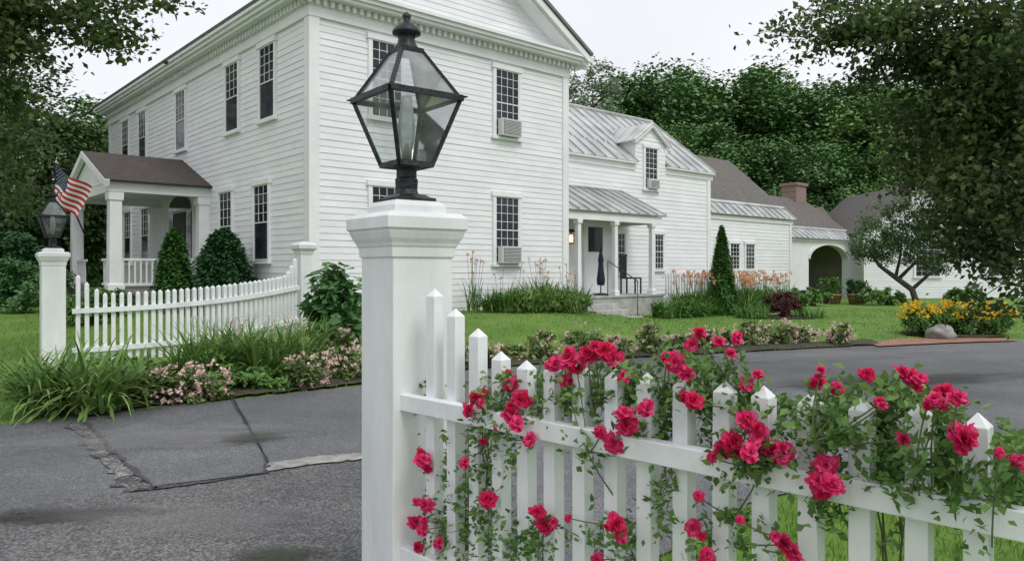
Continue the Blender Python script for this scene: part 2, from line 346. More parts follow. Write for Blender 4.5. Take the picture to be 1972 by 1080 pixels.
# ---------------------------------------------------------------- house frame
A=math.atan2(1435,1614); ca,sa=math.cos(A),math.sin(A); C0=(-3.51,12.97)
def LW(s,d): return (C0[0]+s*ca-d*sa, C0[1]+s*sa+d*ca)
def bthing(name,label,cat,s,d,z=0.3):
    x,y=LW(s,d); return thing(name,label,cat,(x,y,z),A,None,(s,d,z))
def wx_int(px,d):
    r=(px-CX)/F; x0=C0[0]-d*sa; y0=C0[1]+d*ca
    return (r*y0-x0)/(ca-r*sa)
def clap(mb,face,a0,a1,z0,z1,rng=None,h=.118,lip=.013):
    ax,fx,sg=face; z=z0
    def P(a,o,z): return (a,fx+sg*o,z) if ax=='s' else (fx+sg*o,a,z)
    flip=(ax=='s' and sg>0) or (ax=='d' and sg<0)
    while z<z1-1e-4:
        zt=min(z+h,z1)
        b0,b1=rng(z) if rng else (a0,a1); t0,t1=rng(zt) if rng else (a0,a1)
        if b1-b0>.02:
            l2=lip*random.uniform(.75,1.2)
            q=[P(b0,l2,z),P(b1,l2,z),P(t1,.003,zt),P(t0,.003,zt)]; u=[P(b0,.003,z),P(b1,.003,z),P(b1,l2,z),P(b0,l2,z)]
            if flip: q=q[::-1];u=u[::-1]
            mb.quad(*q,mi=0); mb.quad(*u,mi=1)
        z=zt
def window(root,face,ac,z0,w,h,cols=3,rt=3,rb=3):
    a0,a1=ac-w/2,ac+w/2; t=.07
    m=MB()
    m.fbox(face,a0-t,a0,0,.055,z0-t*.2,z0+h); m.fbox(face,a1,a1+t,0,.055,z0-t*.2,z0+h)
    m.fbox(face,a0-t-.03,a1+t+.03,0,.075,z0+h,z0+h+.10); m.fbox(face,a0-t-.03,a1+t+.03,0,.09,z0-.07,z0-t*.2)
    f=m.build('window',M['trim'],root)
    g=MB(); g.fbox(face,a0,a1,.0,.030,z0-.01,z0+h); g.build('pane',M['glass'],f)
    s=MB(); b=.022
    zm=z0+h*.5
    s.fbox(face,a0,a0+b,.032,.046,z0,z0+h); s.fbox(face,a1-b,a1,.032,.046,z0,z0+h)
    for zz in (z0,zm-b/2,z0+h-b): s.fbox(face,a0+b,a1-b,.032,.048,zz,zz+b)
    mu=.010
    for (za,zb,rows) in ((z0,zm,rb),(zm,z0+h,rt)):
        if rows==0: continue
        for i in range(1,cols):
            x=a0+(a1-a0)*i/cols; s.fbox(face,x-mu/2,x+mu/2,.032,.042,za+b,zb-b/2)
        for j in range(1,rows):
            z=za+(zb-za)*j/rows; s.fbox(face,a0+b,a1-b,.032,.043,z-mu/2,z+mu/2)
    s.build('sash',M['trim'],f); return f
def aircon(face,ac,z0,w,h,root,label,dp=.24):
    s=ac if face[0]=='s' else face[1]; d=face[1] if face[0]=='s' else ac
    t=bthing('air_conditioner',label,'air conditioner',s,d,z0); t['group']='window air conditioners'
    m=MB(); m.fbox(face,ac-w/2,ac+w/2,.05,dp,z0,z0+h); m.build('body',M['acbody'],t,bevel=.008)
    g=MB(); g.fbox(face,ac-w/2+.04,ac+w/2-.04,dp,dp+.006,z0+.035,z0+h-.035); g.build('grille',M['acgrille'],t)
    l=MB(); k=int((h-.08)/.03)
    for i in range(k): l.fbox(face,ac-w/2+.04,ac+w/2-.04,dp+.008,dp+.018,z0+.045+i*.03,z0+.057+i*.03)
    l.build('louvre',M['acbody'],t)
GAB=('s',0,-1); LEF=('d',0,-1)
Lg=6.37; Dm=13.3; ZT=6.0
H=bthing('clapboard_house','tall white two storey clapboard house with dentilled pediment and portico behind the lamp post','house',0,0,.2)
m=MB(); clap(m,GAB,0,Lg,.4,ZT); clap(m,LEF,0,Dm,.4,ZT)
pk=Lg/2; SL=.6
clap(m,GAB,0,Lg,ZT+.2,ZT+.2+pk*SL,rng=lambda z:((z-ZT-.2)/SL,Lg-(z-ZT-.2)/SL))
m.box(.002,Lg-.002,.002,Dm,.3,ZT+.2)
m.build('wall',[M['siding'],M['lapshade']],H)
m=MB(); m.box(-.03,Lg+.02,-.03,Dm,-.3,.4); m.build('foundation',M['stone'],H)
for (s0,s1,d0,d1) in ((-.045,.15,-.045,-.001),(-.045,-.001,0,.15),(Lg-.14,Lg+.04,-.045,0),(-.045,0,Dm-.15,Dm+.03),(Lg+.001,Lg+.04,.001,1.2)):
    m=MB(); m.box(s0,s1,d0,d1,.4,ZT-.3); m.build('corner_board',M['trim'],H)
m=MB()
m.fbox(GAB,-.06,Lg+.06,0,.06,ZT-.3,ZT); m.fbox(LEF,.0,Dm+.06,0,.06,ZT-.3,ZT)
m.box(-.36,Lg+.32,-.36,0,ZT+.06,ZT+.13); m.box(-.36,0,0,Dm+.12,ZT+.06,ZT+.13)
m.box(-.30,Lg+.27,-.30,0,ZT,ZT+.06); m.box(-.30,0,0,Dm+.12,ZT,ZT+.06)
m.box(-.41,Lg+.37,-.41,0,ZT+.13,ZT+.19); m.box(-.41,0,0,Dm+.15,ZT+.13,ZT+.19)
m.build('cornice',M['trim'],H)
m=MB(); n=48
for i in range(n):
    a=-.22+(Lg+.42)*i/(n-1); m.box(a-.032,a+.032,-.15,-.06,ZT-.11,ZT-.003)
for i in range(92):
    a=Dm*i/91; m.box(-.15,-.06,a-.032,a+.032,ZT-.11,ZT-.003)
m.build('dentil_band',M['trim'],H)
ov=.44; zr=ZT+.25; m=MB()
for sgn in (0,1):
    e=-ov if sgn==0 else Lg+ov
    m.slab([(e,-.46,zr),(pk,-.46,zr+(pk+ov)*SL),(pk,Dm+.15,zr+(pk+ov)*SL),(e,Dm+.15,zr)],.07)
m.build('roof',M['roofedge'],H)
m=MB()
for sgn in (0,1):
    e=-ov if sgn==0 else Lg+ov
    for (o,th,dz) in ((-.42,.14,-.18),(-.34,.11,-.29)):
        p=Vector((e+(.05 if sgn==0 else -.05),o/2,zr+dz+.02)); q=Vector((pk,o/2,zr+(pk+ov)*SL+dz))
        m.beam(p,q,abs(o),th)
m.build('rake_moulding',M['trim'],H)
for a in (1.73,3.48,6.70,9.84,11.52): window(H,LEF,a,4.17,.66,1.40,3,4,0)
for a in (2.0,3.82,9.6,11.3): window(H,LEF,a,1.47,.66,1.46,3,4,0)
for a in (1.53,4.53): window(H,GAB,a,4.12,.66,1.42,4,4,4); window(H,GAB,a,1.42,.66,1.42,4,4,4)
aircon(GAB,4.53,4.12,.56,.36,H,'window air conditioner in the upstairs gable window of the tall house',.20)
aircon(GAB,4.53,1.42,.56,.36,H,'window air conditioner in the ground floor gable window of the tall house',.20)
m=MB(); m.fbox(LEF,5.75,7.55,0,.05,.9,3.0); dr=m.build('door',M['trim'],H)
m=MB(); m.fbox(LEF,6.25,7.05,.05,.08,.92,2.65); m.build('door_leaf',M['black'],dr)
for (a,b) in ((5.85,6.15),(7.15,7.45)):
    m=MB(); m.fbox(LEF,a,b,.05,.07,1.3,2.65); m.build('sidelight',M['glass'],dr)
m=MB(); m.add([(-.09,6.65,2.70)]+[(-.09,6.65+.8*math.cos(math.pi*i/12),2.70+.36*math.sin(math.pi*i/12)) for i in range(13)],[(0,i+2,i+1) for i in range(12)]); m.build('fanlight',M['glass'],dr)
pc=6.65; ph=1.9; pd=2.05; pe=3.12; pr=pe+.80
m=MB()
for sg in (-1,1): m.slab([(-pd-.1,pc+sg*ph*1.05,pe),(0,pc+sg*ph*1.05,pe),(0,pc,pr),(-pd-.1,pc,pr)],.04)
m.build('porch_roof',M['darkshingle'],H)
m=MB()
for sg in (-1,1):
    m.beam((-pd,pc+sg*(ph-.18),pe-.13),(0,pc+sg*(ph-.18),pe-.13),.24,.20)
    m.beam((-pd-.06,pc+sg*ph*1.05,pe-.08),(-pd-.06,pc,pr-.08),.10,.14)
m.box(-pd,-pd+.2,pc-ph+.3,pc+ph-.3,pe-.24,pe-.04)
m.poly([(-pd+.02,pc-ph+.05,pe-.06),(-pd+.02,pc+ph-.05,pe-.06),(-pd+.02,pc,pr-.1)])
m.box(-pd,-.0,pc-ph+.3,pc+ph-.3,pe-.06,pe-.02)
m.build('porch_entablature',M['trim'],H)
for (s_,d_) in ((-pd+.15,pc-ph+.2),(-pd+.15,pc+ph-.2),(-.12,pc-ph+.2),(-.12,pc+ph-.2)):
    m=MB(); m.sq([(.16,.85),(.16,.98),(.125,1.0),(.115,pe-.42),(.14,pe-.40),(.15,pe-.24)],(s_,d_)); m.build('porch_column',M['trim'],H,bevel=.006)
m=MB(); m.box(-pd,0,pc-ph,pc+ph,.2,.85); m.box(-pd-.35,-pd,pc-1,pc+1,.2,.65); m.box(-pd-.7,-pd-.35,pc-1,pc+1,.2,.45); m.build('porch_floor',M['stone'],H)
def railing(root,p,q,zt,zb,sp=.11,name='porch_railing',bw=.016):
    m=MB(); m.beam((*p,zt),(*q,zt),.06,.05); m.beam((*p,zb),(*q,zb),.05,.05)
    n=int(math.dist(p,q)/sp)
    for i in range(1,n):
        t=i/n; x=p[0]+(q[0]-p[0])*t;y=p[1]+(q[1]-p[1])*t; m.box(x-bw,x+bw,y-bw,y+bw,zb+.02,zt-.02)
    m.build(name,M['trim'],root)
for (p,q) in (((-pd+.2,pc-ph+.2),(-.15,pc-ph+.2)),((-pd+.15,pc-ph+.3),(-pd+.15,pc-.75)),((-pd+.15,pc+.75),(-pd+.15,pc+ph-.3))): railing(H,p,q,1.5,.98)

# flag
fx,fy=LW(-pd,pc+ph-.2)
FL=thing('flag','american flag hanging from a pole on the portico column','flag',(fx,fy,2.0))
def W3(px,py,Z): return Vector((wx(px,Z)-fx,Z-fy,wz(py,Z)-2.0))
m=MB(); m.tube([W3(163,452,16.6),W3(103,312,14.6)],.018,8); m.build('pole',M['wood'],FL)
fa,fb,fc_,fd=W3(104,322,14.5),W3(102,384,14.6),W3(174,356,14.6),W3(150,418,14.7)
def flagpt(u,v):
    p=(fa*(1-v)+fb*v)*(1-u)+(fc_*(1-v)+fd*v)*u
    return p+Vector((.015*math.sin(v*5),.06*math.sin(u*8+v*2),.02*math.sin(u*8+1)-.03*u))
m=MB(); nu=24
for r_ in range(13):
    for c_ in range(nu):
        blue=(r_<7 and c_<10); mi=2 if blue else (0 if r_%2==0 else 1)
        m.quad(flagpt(c_/nu,r_/13),flagpt((c_+1)/nu,r_/13),flagpt((c_+1)/nu,(r_+1)/13),flagpt(c_/nu,(r_+1)/13),mi)
m.build('flag_cloth',[M['flagred'],M['flagwhite'],M['flagblue']],FL,True)
m=MB()
for r_ in range(9):
    for c_ in range(6 if r_%2==0 else 5):
        u=(.035+.068*c_+(0 if r_%2==0 else .034)); v=.03+.055*r_+.015
        for sd in (-.006,.006):
            p=flagpt(u,v); e1=(flagpt(u+.01,v)-p).normalized(); e2=(flagpt(u,v+.01)-p).normalized(); nn=e1.cross(e2).normalized()*sd
            m.poly([p+nn+(e1*math.cos(k*math.pi/5)+e2*math.sin(k*math.pi/5))*(.012 if k%2==0 else .005) for k in range(10)])
m.build('stars',M['flagwhite'],FL)

# wing with metal roof and wall dormer
W2=bthing('house_wing','white middle wing with standing seam metal roof, one dormer and a small side porch','house',Lg,1.25)
s0,s1,d0,dd=Lg,14.02,1.25,4.64; ze=4.22; zr2=6.16; dr_=d0+dd/2
face=('s',d0,-1); kk=(zr2-ze)/(dd/2+.15)
dc=Lg+4.72; dw=.70; de=4.94; dp=5.40
m=MB(); clap(m,face,s0,s1,.35,ze); m.box(s0,s1-.002,d0+.002,d0+dd,.1,ze)
fr=('d',s1,1)
clap(m,fr,d0,d0+dd,.35,ze); clap(m,fr,d0,d0+dd,ze,zr2-.1,rng=lambda z:(d0+(z-ze)/.836,d0+dd-(z-ze)/.836))
m.build('wall',[M['siding'],M['lapshade']],W2)
m=MB(); m.box(s0,s1,d0-.02,d0+dd,-.2,.35); m.build('foundation',M['stone'],W2)
m=MB(); m.fbox(face,s1-.13,s1+.035,0,.04,.35,ze-.17)
for (a,b) in ((s0,dc-dw),(dc+dw,s1+.15)): m.fbox(face,a,b,0,.04,ze-.16,ze); m.fbox(face,a,b,0,.14,ze,ze+.05)
m.build('trim_board',M['trim'],W2)
def metalroof(root,pe0,pe1,pr0,pr1,step=.42,name='roof',cap=True):
    pe0,pe1,pr0,pr1=map(Vector,(pe0,pe1,pr0,pr1)); m=MB(); m.slab([pe0,pe1,pr1,pr0],.04)
    n=(pe1-pe0).cross(pr0-pe0).normalized(); n=n if n.z>0 else -n
    k=max(2,int((pe1-pe0).length/step))
    for i in range(k+1):
        t=i/k; m.beam(pe0.lerp(pe1,t)+n*.02,pr0.lerp(pr1,t)+n*.02,.025,.045,up=n)
    if cap: m.beam(pr0+n*.02,pr1+n*.02,.12,.05,up=n)
    return m.build(name,M['metalroof'],root)
dm=d0+.62; zmid=ze+.05+kk*(dm-d0+.15)
metalroof(W2,(s0,d0-.15,ze+.05),(dc-dw-.02,d0-.15,ze+.05),(s0,dm,zmid),(dc-dw-.02,dm,zmid),cap=False)
metalroof(W2,(dc+dw+.02,d0-.15,ze+.05),(s1+.15,d0-.15,ze+.05),(dc+dw+.02,dm,zmid),(s1+.15,dm,zmid),cap=False)
metalroof(W2,(s0,dm,zmid),(s1+.15,dm,zmid),(s0,dr_,zr2+.05),(s1+.15,dr_,zr2+.05))
metalroof(W2,(s0,d0+dd+.15,ze+.05),(s1+.15,d0+dd+.15,ze+.05),(s0,dr_,zr2+.052),(s1+.15,dr_,zr2+.052))
m=MB(); clap(m,face,dc-dw,dc+dw,ze,de)
clap(m,face,dc-dw,dc+dw,de,dp,rng=lambda z:(dc-dw*(dp-z)/(dp-de),dc+dw*(dp-z)/(dp-de)))
m.box(dc-dw+.003,dc+dw-.003,d0+.004,dr_-.6,ze,de)
D=m.build('dormer',[M['siding'],M['lapshade']],W2)
m=MB()
for sg in (-1,1):
    m.slab([(dc+sg*(dw+.15),d0-.14,de-.06),(dc,d0-.14,dp+.06),(dc,dr_-.2,dp+.06),(dc+sg*(dw+.15),dr_-.9,de-.06)],.04)
    for j in range(4):
        q=.05+j*.42; m.beam((dc+sg*(dw+.15),d0-.12+q*.8,de-.04),(dc,d0-.12+q,dp+.08),.022,.04)
m.build('dormer_roof',M['metalroof'],D)
m=MB()
for sg in (-1,1): m.beam((dc+sg*(dw+.12),d0-.08,de-.09),(dc,d0-.08,dp-.0),.09,.11)
m.build('dormer_trim',M['trim'],D)
window(W2,face,dc,3.58,.56,1.16,3,4,4)
aircon(face,dc,3.58,.44,.26,W2,'small window air conditioner in the dormer of the metal roofed wing',.18)
window(W2,face,Lg+3.35,1.2,.42,1.08,3,3,3); window(W2,face,Lg+5.08,1.3,.40,1.0,3,3,3)
m=MB(); m.fbox(face,Lg+1.9,Lg+2.75,0,.06,.62,2.55); d_=m.build('door',M['trim'],W2)
m=MB(); m.fbox(face,Lg+2.05,Lg+2.6,.06,.075,1.75,2.4); m.build('door_glass',M['glass'],d_)
ps=10.14
metalroof(W2,(Lg+.04,-.02,2.70),(ps,-.02,2.70),(Lg+.04,d0,3.42),(ps-.35,d0,3.42),.34,'porch_roof')
m=MB(); m.slab([(ps,-.02,2.70),(ps,d0,2.70),(ps-.35,d0,3.42)],.03); m.build('porch_roof_hip',M['metalroof'],W2)
m=MB(); m.box(Lg+.05,ps-.1,.05,.20,2.48,2.66); m.box(ps-.25,ps-.1,.2,d0-.03,2.48,2.66); m.build('porch_beam',M['trim'],W2)
cols_=[wx_int(q,.12) for q in (1113,1184,1255)]
for s_ in cols_:
    m=MB(); m.sq([(.085,.62),(.085,.75),(.058,.78),(.054,2.1),(.054,2.36),(.08,2.39),(.085,2.48)],(s_,.12)); m.build('porch_column',M['trim'],W2)
m=MB(); m.box(Lg+.04,ps-.1,0,d0,.0,.60); m.box(Lg+.04,ps-.06,-.03,d0,.60,.64); m.build('porch_floor',M['palestone'],W2)
sa_=wx_int(1140,-.5); sb_=wx_int(1205,-.5)
for (a,b,c,d,e) in ((.05,-.32,-.032,.48,0),(0,-.64,-.322,.34,0),(-.05,-.98,-.642,.20,0)):
    m=MB(); m.box(sa_+a,sb_-a,b,c,.0,d); m.build('porch_step',M['palestone'],W2,bevel=.012)
m=MB(); m.tube([(sb_-.05,-.9,.2),(sb_-.05,-.9,1.02),(sb_-.05,.02,1.5),(sb_-.05,.02,.62)],.014,6); m.build('handrail',M['black'],W2)
x,y=LW(10.0,-.15)
t=thing('picket_fence','low white picket fence behind the orange daylilies beside the wing','fence',(x,y,.15),A,None,(10,-.15,.15))
m=MB(); m.beam((9.9,-.1,1.08),(14.6,-.1,1.08),.04,.05); m.build('rail',M['trim'],t); m=MB(); m.beam((9.9,-.1,.5),(14.6,-.1,.5),.04,.06); m.build('rail',M['trim'],t)
for i in range(40):
    a=9.95+i*.118; m=MB(); m.sq([(.016,.1),(.016,1.18),(.001,1.21)],(a,-.145)); m.build('picket',M['trim'],t)
sl=wx_int(1100,d0-.15)
x,y=LW(sl,d0)
t=thing('wall_lantern','small lit brass lantern on the wall under the side porch','lamp',(x,y,2.0),A,None,(sl,d0,2.0))
m=MB(); m.sq([(.105,2.23),(.10,2.25),(.03,2.31)],(sl,d0-.15)); m.sq([(.07,1.93),(.07,1.95)],(sl,d0-.15)); m.box(sl-.02,sl+.02,d0-.15,d0,2.28,2.31)
for a in (-.065,.065):
    for b in (-.065,.065): m.box(sl+a-.007,sl+a+.007,d0-.15+b-.007,d0-.15+b+.007,1.95,2.23)
m.build('lantern_frame',M['black'],t); m=MB(); m.lathe([(.03,1.98),(.045,2.08),(.025,2.17)],8,(sl,d0-.15)); m.build('bulb',M['warm'],t)

# low wing
W3h=bthing('house_wing','low white wing with brown shingle roof and twin small windows behind the cone shrub','house',14.02,1.6)
s0,s1,d0,dd=14.03,19.77,1.6,5.26; ze=3.08; zr3=5.42; dr_=d0+dd/2; face=('s',d0,-1)
m=MB(); clap(m,face,s0,s1,.2,ze); m.box(s0,s1-.002,d0+.002,d0+dd,.0,ze)
fr=('d',s1,1); clap(m,fr,d0,d0+dd,.2,ze); clap(m,fr,d0,d0+dd,ze,zr3-.1,rng=lambda z:(d0+(z-ze)/.89,d0+dd-(z-ze)/.89))
m.build('wall',[M['siding'],M['lapshade']],W3h)
k=(zr3-ze)/(dd/2)
metalroof(W3h,(s0,d0-.15,ze+.02),(s1+.15,d0-.15,ze+.02),(s0,d0+.35,ze+.02+.5*k),(s1+.15,d0+.35,ze+.02+.5*k),.40,'eave_roof')
m=MB(); m.slab([(s0,d0+.35,ze+.03+.5*k),(s1+.15,d0+.35,ze+.03+.5*k),(s1+.15,dr_,zr3+.14),(s0,dr_,zr3+.14)],.05); m.slab([(s0,d0+dd+.15,ze),(s1+.15,d0+dd+.15,ze),(s1+.15,dr_,zr3+.14),(s0,dr_,zr3+.14)],.05); m.build('roof',M['shingle'],W3h)
m=MB(); m.fbox(face,s0,s1+.1,0,.05,ze-.16,ze-.02); m.fbox(face,s1-.12,s1+.03,0,.04,.2,ze-.16); m.build('trim_board',M['trim'],W3h)
window(W3h,face,16.0,1.3,.55,.85,3,3,3); window(W3h,face,16.95,1.3,.55,.85,3,3,3)
# arch wing
W4=bthing('carriage_wing','white wing with an arched carriage opening and brick chimney','house',19.8,2.0)
s0,s1,d0,dd=19.8,26.4,2.0,5.2; ze=2.5; zr4=4.45; dr_=d0+2.5
m=MB(); aL,aR,aT=21.95,25.35,2.28
m.box(s0,aL,d0,d0+.25,-.1,ze); m.box(aR,s1,d0,d0+.25,-.1,ze)
n=16; cxm=(aL+aR)/2; hw=(aR-aL)/2; sp=1.65
pts=[(cxm-hw*math.cos(math.pi*i/n),sp+(aT-sp)*math.sin(math.pi*i/n)) for i in range(n+1)]
for (a,b),(c,d) in zip(pts,pts[1:]):
    m.add([(a,d0,b),(c,d0,d),(c,d0,ze),(a,d0,ze),(a,d0+.25,b),(c,d0+.25,d),(c,d0+.25,ze),(a,d0+.25,ze)],[(0,1,2,3),(4,7,6,5),(0,4,5,1)])
m.build('wall',M['trim'],W4)
m=MB(); m.box(s0,s1,d0+dd-.2,d0+dd,-.1,ze); m.box(s0,s0+.2,d0+.26,d0+dd-.2,-.1,ze); m.box(s1-.2,s1,d0+.26,d0+dd-.2,-.1,ze); m.box(s0,s1,d0+.3,d0+dd,ze-.1,ze-.02); m.build('inner_wall',M['interior'],W4)
m=MB(); m.box(23.4,24.6,d0+dd-.24,d0+dd-.2,.1,2.1); m.build('inner_door',M['wood'],W4)
m=MB()
for (a,b),(c,d) in zip(pts,pts[1:]): m.beam((a,d0-.02,b+.05),(c,d0-.02,d+.05),.05,.12)
m.box(s0,s1,d0-.08,d0-.002,ze-.12,ze-.0); m.build('arch_moulding',M['trim'],W4)
metalroof(W4,(s0,d0-.2,ze),(s1,d0-.2,ze),(s0,d0+.4,ze+.42),(s1,d0+.4,ze+.42),.42,'eave_roof')
m=MB(); m.slab([(s0,d0+.4,ze+.43),(s1,d0+.4,ze+.43),(s1,dr_,zr4),(s0-1.2,dr_,zr4)],.05); m.slab([(s0,d0+dd+.1,ze+.1),(s1,d0+dd+.1,ze+.1),(s1,dr_,zr4),(s0,dr_,zr4)],.05); m.build('roof',M['shingle'],W4)
m=MB(); m.box(25.2,26.1,4.2,4.9,3.6,5.0); m.box(25.13,26.17,4.13,4.97,5.0,5.12); m.build('chimney',M['brick'],W4)
AX=thing('annex','white annex behind the apple tree with brown gabled roof and multi pane windows','house',(14.6,30.5,0),0,None,(14.6,30.5,0))
m=MB(); clap(m,('s',30.5,-1),14.4,18.8,.1,2.9); clap(m,('s',30.5,-1),14.4,18.8,2.9,4.75,rng=lambda z:(14.4+(z-2.9)*1.19,18.8-(z-2.9)*1.19)); m.box(14.4,18.8,30.502,37,0,2.9)
clap(m,('s',31.2,-1),18.8,28,.1,2.7); m.box(18.8,28,31.202,36,0,2.7); m.build('wall',[M['siding'],M['lapshade']],AX)
m=MB()
for sg in (-1,1): m.slab([(16.6+sg*2.4,30.2,2.78),(16.6,30.2,4.85),(16.6,37,4.85),(16.6+sg*2.4,37,2.78)],.06)
m.slab([(18.8,30.9,2.7),(28.2,30.9,2.7),(28.2,33.6,4.5),(17.5,33.6,4.5)],.06); m.slab([(14.2,32,2.9),(9,36.5,2.9),(10,38.5,4.3),(15,36,4.3)],.06)
m.build('roof',M['shingle'],AX)
for (x_,f_) in ((17.0,30.5),(20.4,31.2),(22.6,31.2)): window(AX,('s',f_,-1),x_,1.0,1.0,1.3,4,3,3)

# ---------------------------------------------------------------- lamp posts
PA=math.radians(37.5)
def make_post(name,label,loc,rz):
    t=thing(name,label,'post',loc,rz,'lantern topped gate posts')
    m=MB(); m.sq([(.135,0),(.135,1.35)]); m.build('shaft',M['post'],t,bevel=.004)
    m=MB(); m.sq([(.142,1.346),(.145,1.386),(.149,1.39),(.153,1.402),(.163,1.420),(.171,1.442),(.174,1.455),(.181,1.457),(.182,1.503),(.172,1.511),(.16,1.522)]); m.sq([(.118,1.518),(.118,1.552),(.10,1.572)]); m.build('cap',M['post'],t,bevel=.003)
    return t
def make_lantern(label,loc,rz):
    t=thing('post_lantern',label,'lantern',loc,rz,'black post lanterns')
    m=MB(); m.sq([(.088,0),(.088,.014),(.072,.018),(.055,.03)]); m.lathe([(.050,.03),(.044,.05),(.047,.09),(.041,.10),(.041,.13),(.055,.138),(.062,.148)],14)
    m.build('stem',M['iron'],t,False,.002)
    z0,z1,z2=.15,.418,.612; a,b,c=.076,.160,.047
    m2=MB(); m3=MB(); f=MB()
    for i in range(4):
        p=[(-1,-1),(1,-1),(1,1),(-1,1)]; u=p[i];v=p[(i+1)%4]
        for (h0,zz0,h1,zz1) in ((a,z0,b,z1),(b*.985,z1,c,z2)):
            f.beam((u[0]*h0,u[1]*h0,zz0),(u[0]*h1,u[1]*h1,zz1),.015,.015)
        f.beam((u[0]*.163,u[1]*.163,z1),(v[0]*.163,v[1]*.163,z1),.018,.022)
        f.tube([(u[0]*.16,u[1]*.16,z1+.004),(u[0]*.180,u[1]*.180,z1+.004)],[.009,.002],6)
        m2.quad((u[0]*a,u[1]*a,z0),(v[0]*a,v[1]*a,z0),(v[0]*b,v[1]*b,z1),(u[0]*b,u[1]*b,z1))
        m3.quad((u[0]*b*.98,u[1]*b*.98,z1),(v[0]*b*.98,v[1]*b*.98,z1),(v[0]*c,v[1]*c,z2),(u[0]*c,u[1]*c,z2))
    for (h,zz) in ((a,z0),(c,z2)):
        for i in range(4):
            p=[(-h,-h),(h,-h),(h,h),(-h,h)]; f.beam((*p[i],zz),(*p[(i+1)%4],zz),.016,.02)
    f.box(-a,a,-a,a,z0-.008,z0+.002)
    f.build('frame',M['iron'],t); m2.build('lower_pane',M['lampglass'],t); m3.build('upper_pane',M['skyglass'],t)
    m=MB(); m.lathe([(.050,z2),(.052,z2+.012),(.040,z2+.03),(.034,z2+.05),(.036,z2+.065),(.058,z2+.072),(.058,z2+.082),(.050,z2+.095),(.034,z2+.11),(.018,z2+.12),(.012,z2+.128),(.018,z2+.14),(.018,z2+.15),(.006,z2+.162)],20)
    m.build('cupola',M['iron'],t,True)
    m=MB(); m.lathe([(.020,z0),(.022,.21),(.032,.25),(.036,.31),(.030,.36),(.024,.40),(.023,.43)],16); m.build('glass_chimney',M['bulbglass'],t,True)
    m=MB(); m.lathe([(.03,z0),(.03,z0+.02),(.012,z0+.03),(.012,.22),(.006,.24)],10); m.build('burner',M['iron'],t)
    return t
PX,PY=-.43,3.04
make_post('gate_post','near white square wooden gate post with moulded cap where the rose fence begins',(PX,PY,0),PA)
LN=make_lantern('large black four sided glass lantern on the near white gate post',(PX,PY,1.572),PA)
LXp,LYp=-6.04,9.8
make_post('gate_post','distant white gate post at the left end of the curved picket fence',(LXp,LYp,.0),PA)
copytree(LN,(LXp,LYp,1.572),PA,(1,1,1),'small looking black lantern on the distant left gate post, beside the flag')
EX,EY=-3.42,12.25; ez=gz(EX,EY)
t=thing('fence_post','white capped post where the curved picket fence meets the house corner','post',(EX,EY,ez),A)
m=MB(); m.sq([(.10,-.2),(.10,1.22)]); m.build('shaft',M['post'],t)
m=MB(); m.sq([(.11,1.22),(.12,1.27),(.16,1.31),(.165,1.37),(.13,1.40),(.02,1.43)]); m.build('cap',M['post'],t)

# ---------------------------------------------------------------- fences
def picket(root,x,y,z0,z1,ang,w=.024):
    m=MB(); m.sq([(w,0),(w,z1-z0-.028),(.0015,z1-z0)])
    o=m.build('picket',M['fence'],root,bevel=.0015)
    o.location=(x-root.location.x,y-root.location.y,z0-root.location.z); o.rotation_euler=(random.uniform(-.006,.006),random.uniform(-.006,.006),ang+random.uniform(-.03,.03)); return o
def FP(t): return ((-108+44.98*t)/F*2.75, 2.75*(1-.03007*t))
th=math.atan2(FP(10)[1]-FP(0)[1],FP(10)[0]-FP(0)[0])
x,y=FP(5)
NF=thing('picket_fence','near white picket fence carrying pink climbing roses, joined to the near gate post','fence',(x,y,0))
tops={-1:-.073,0:-.142,1:-.212,2:-.285}
for i in range(-1,19):
    x,y=FP(i); picket(NF,x,y,.06,CAMH+tops.get(i,-.303)+random.uniform(-.004,.004),th)
nrm=Vector((math.sin(th),-math.cos(th),0))
if nrm.y>0: nrm=-nrm
for (zc,hh) in ((.787,.062),(.20,.06)):
    a=Vector((*FP(-2.15),zc))+nrm*.046; b=Vector((*FP(18.6),zc))+nrm*.046
    off=Vector(NF.location); m=MB(); m.beam(a-off,b-off,.044,hh); m.build('rail',M['fence'],NF,bevel=.003)
p0,pc_,p1=Vector((-5.85,9.93)),Vector((-4.05,10.55)),Vector((-3.50,12.1))
def Q(t): return p0*(1-t)**2+pc_*2*t*(1-t)+p1*t*t
LF=thing('picket_fence','curved white picket fence running from the distant gate post to the house corner','fence',(-4.6,10.6,.1))
NP=37
for i in range(NP):
    t=((i+.5)/NP)**.97; q=Q(t); zb=gz(q.x,q.y)
    top=.93+zb+.25*max(0,1-i/3)**1.3+.30*max(0,(t-.90)/.10)**1.5
    picket(LF,q.x,q.y,zb-.02,top,math.radians(25)+t*.9,.026)
for hh in (.70,.18):
    m=MB(); pts=[]
    for i in range(25):
        t=i/24; q=Q(t); tg=(Q(min(1,t+.01))-Q(max(0,t-.01))).normalized(); pts.append(Vector((q.x+tg.y*.045-LF.location.x,q.y-tg.x*.045-LF.location.y,gz(q.x,q.y)+hh-LF.location.z)))
    for a,b in zip(pts,pts[1:]): m.beam(a,b+(b-a)*.03,.04,.065)
    m.build('rail',M['fence'],LF)

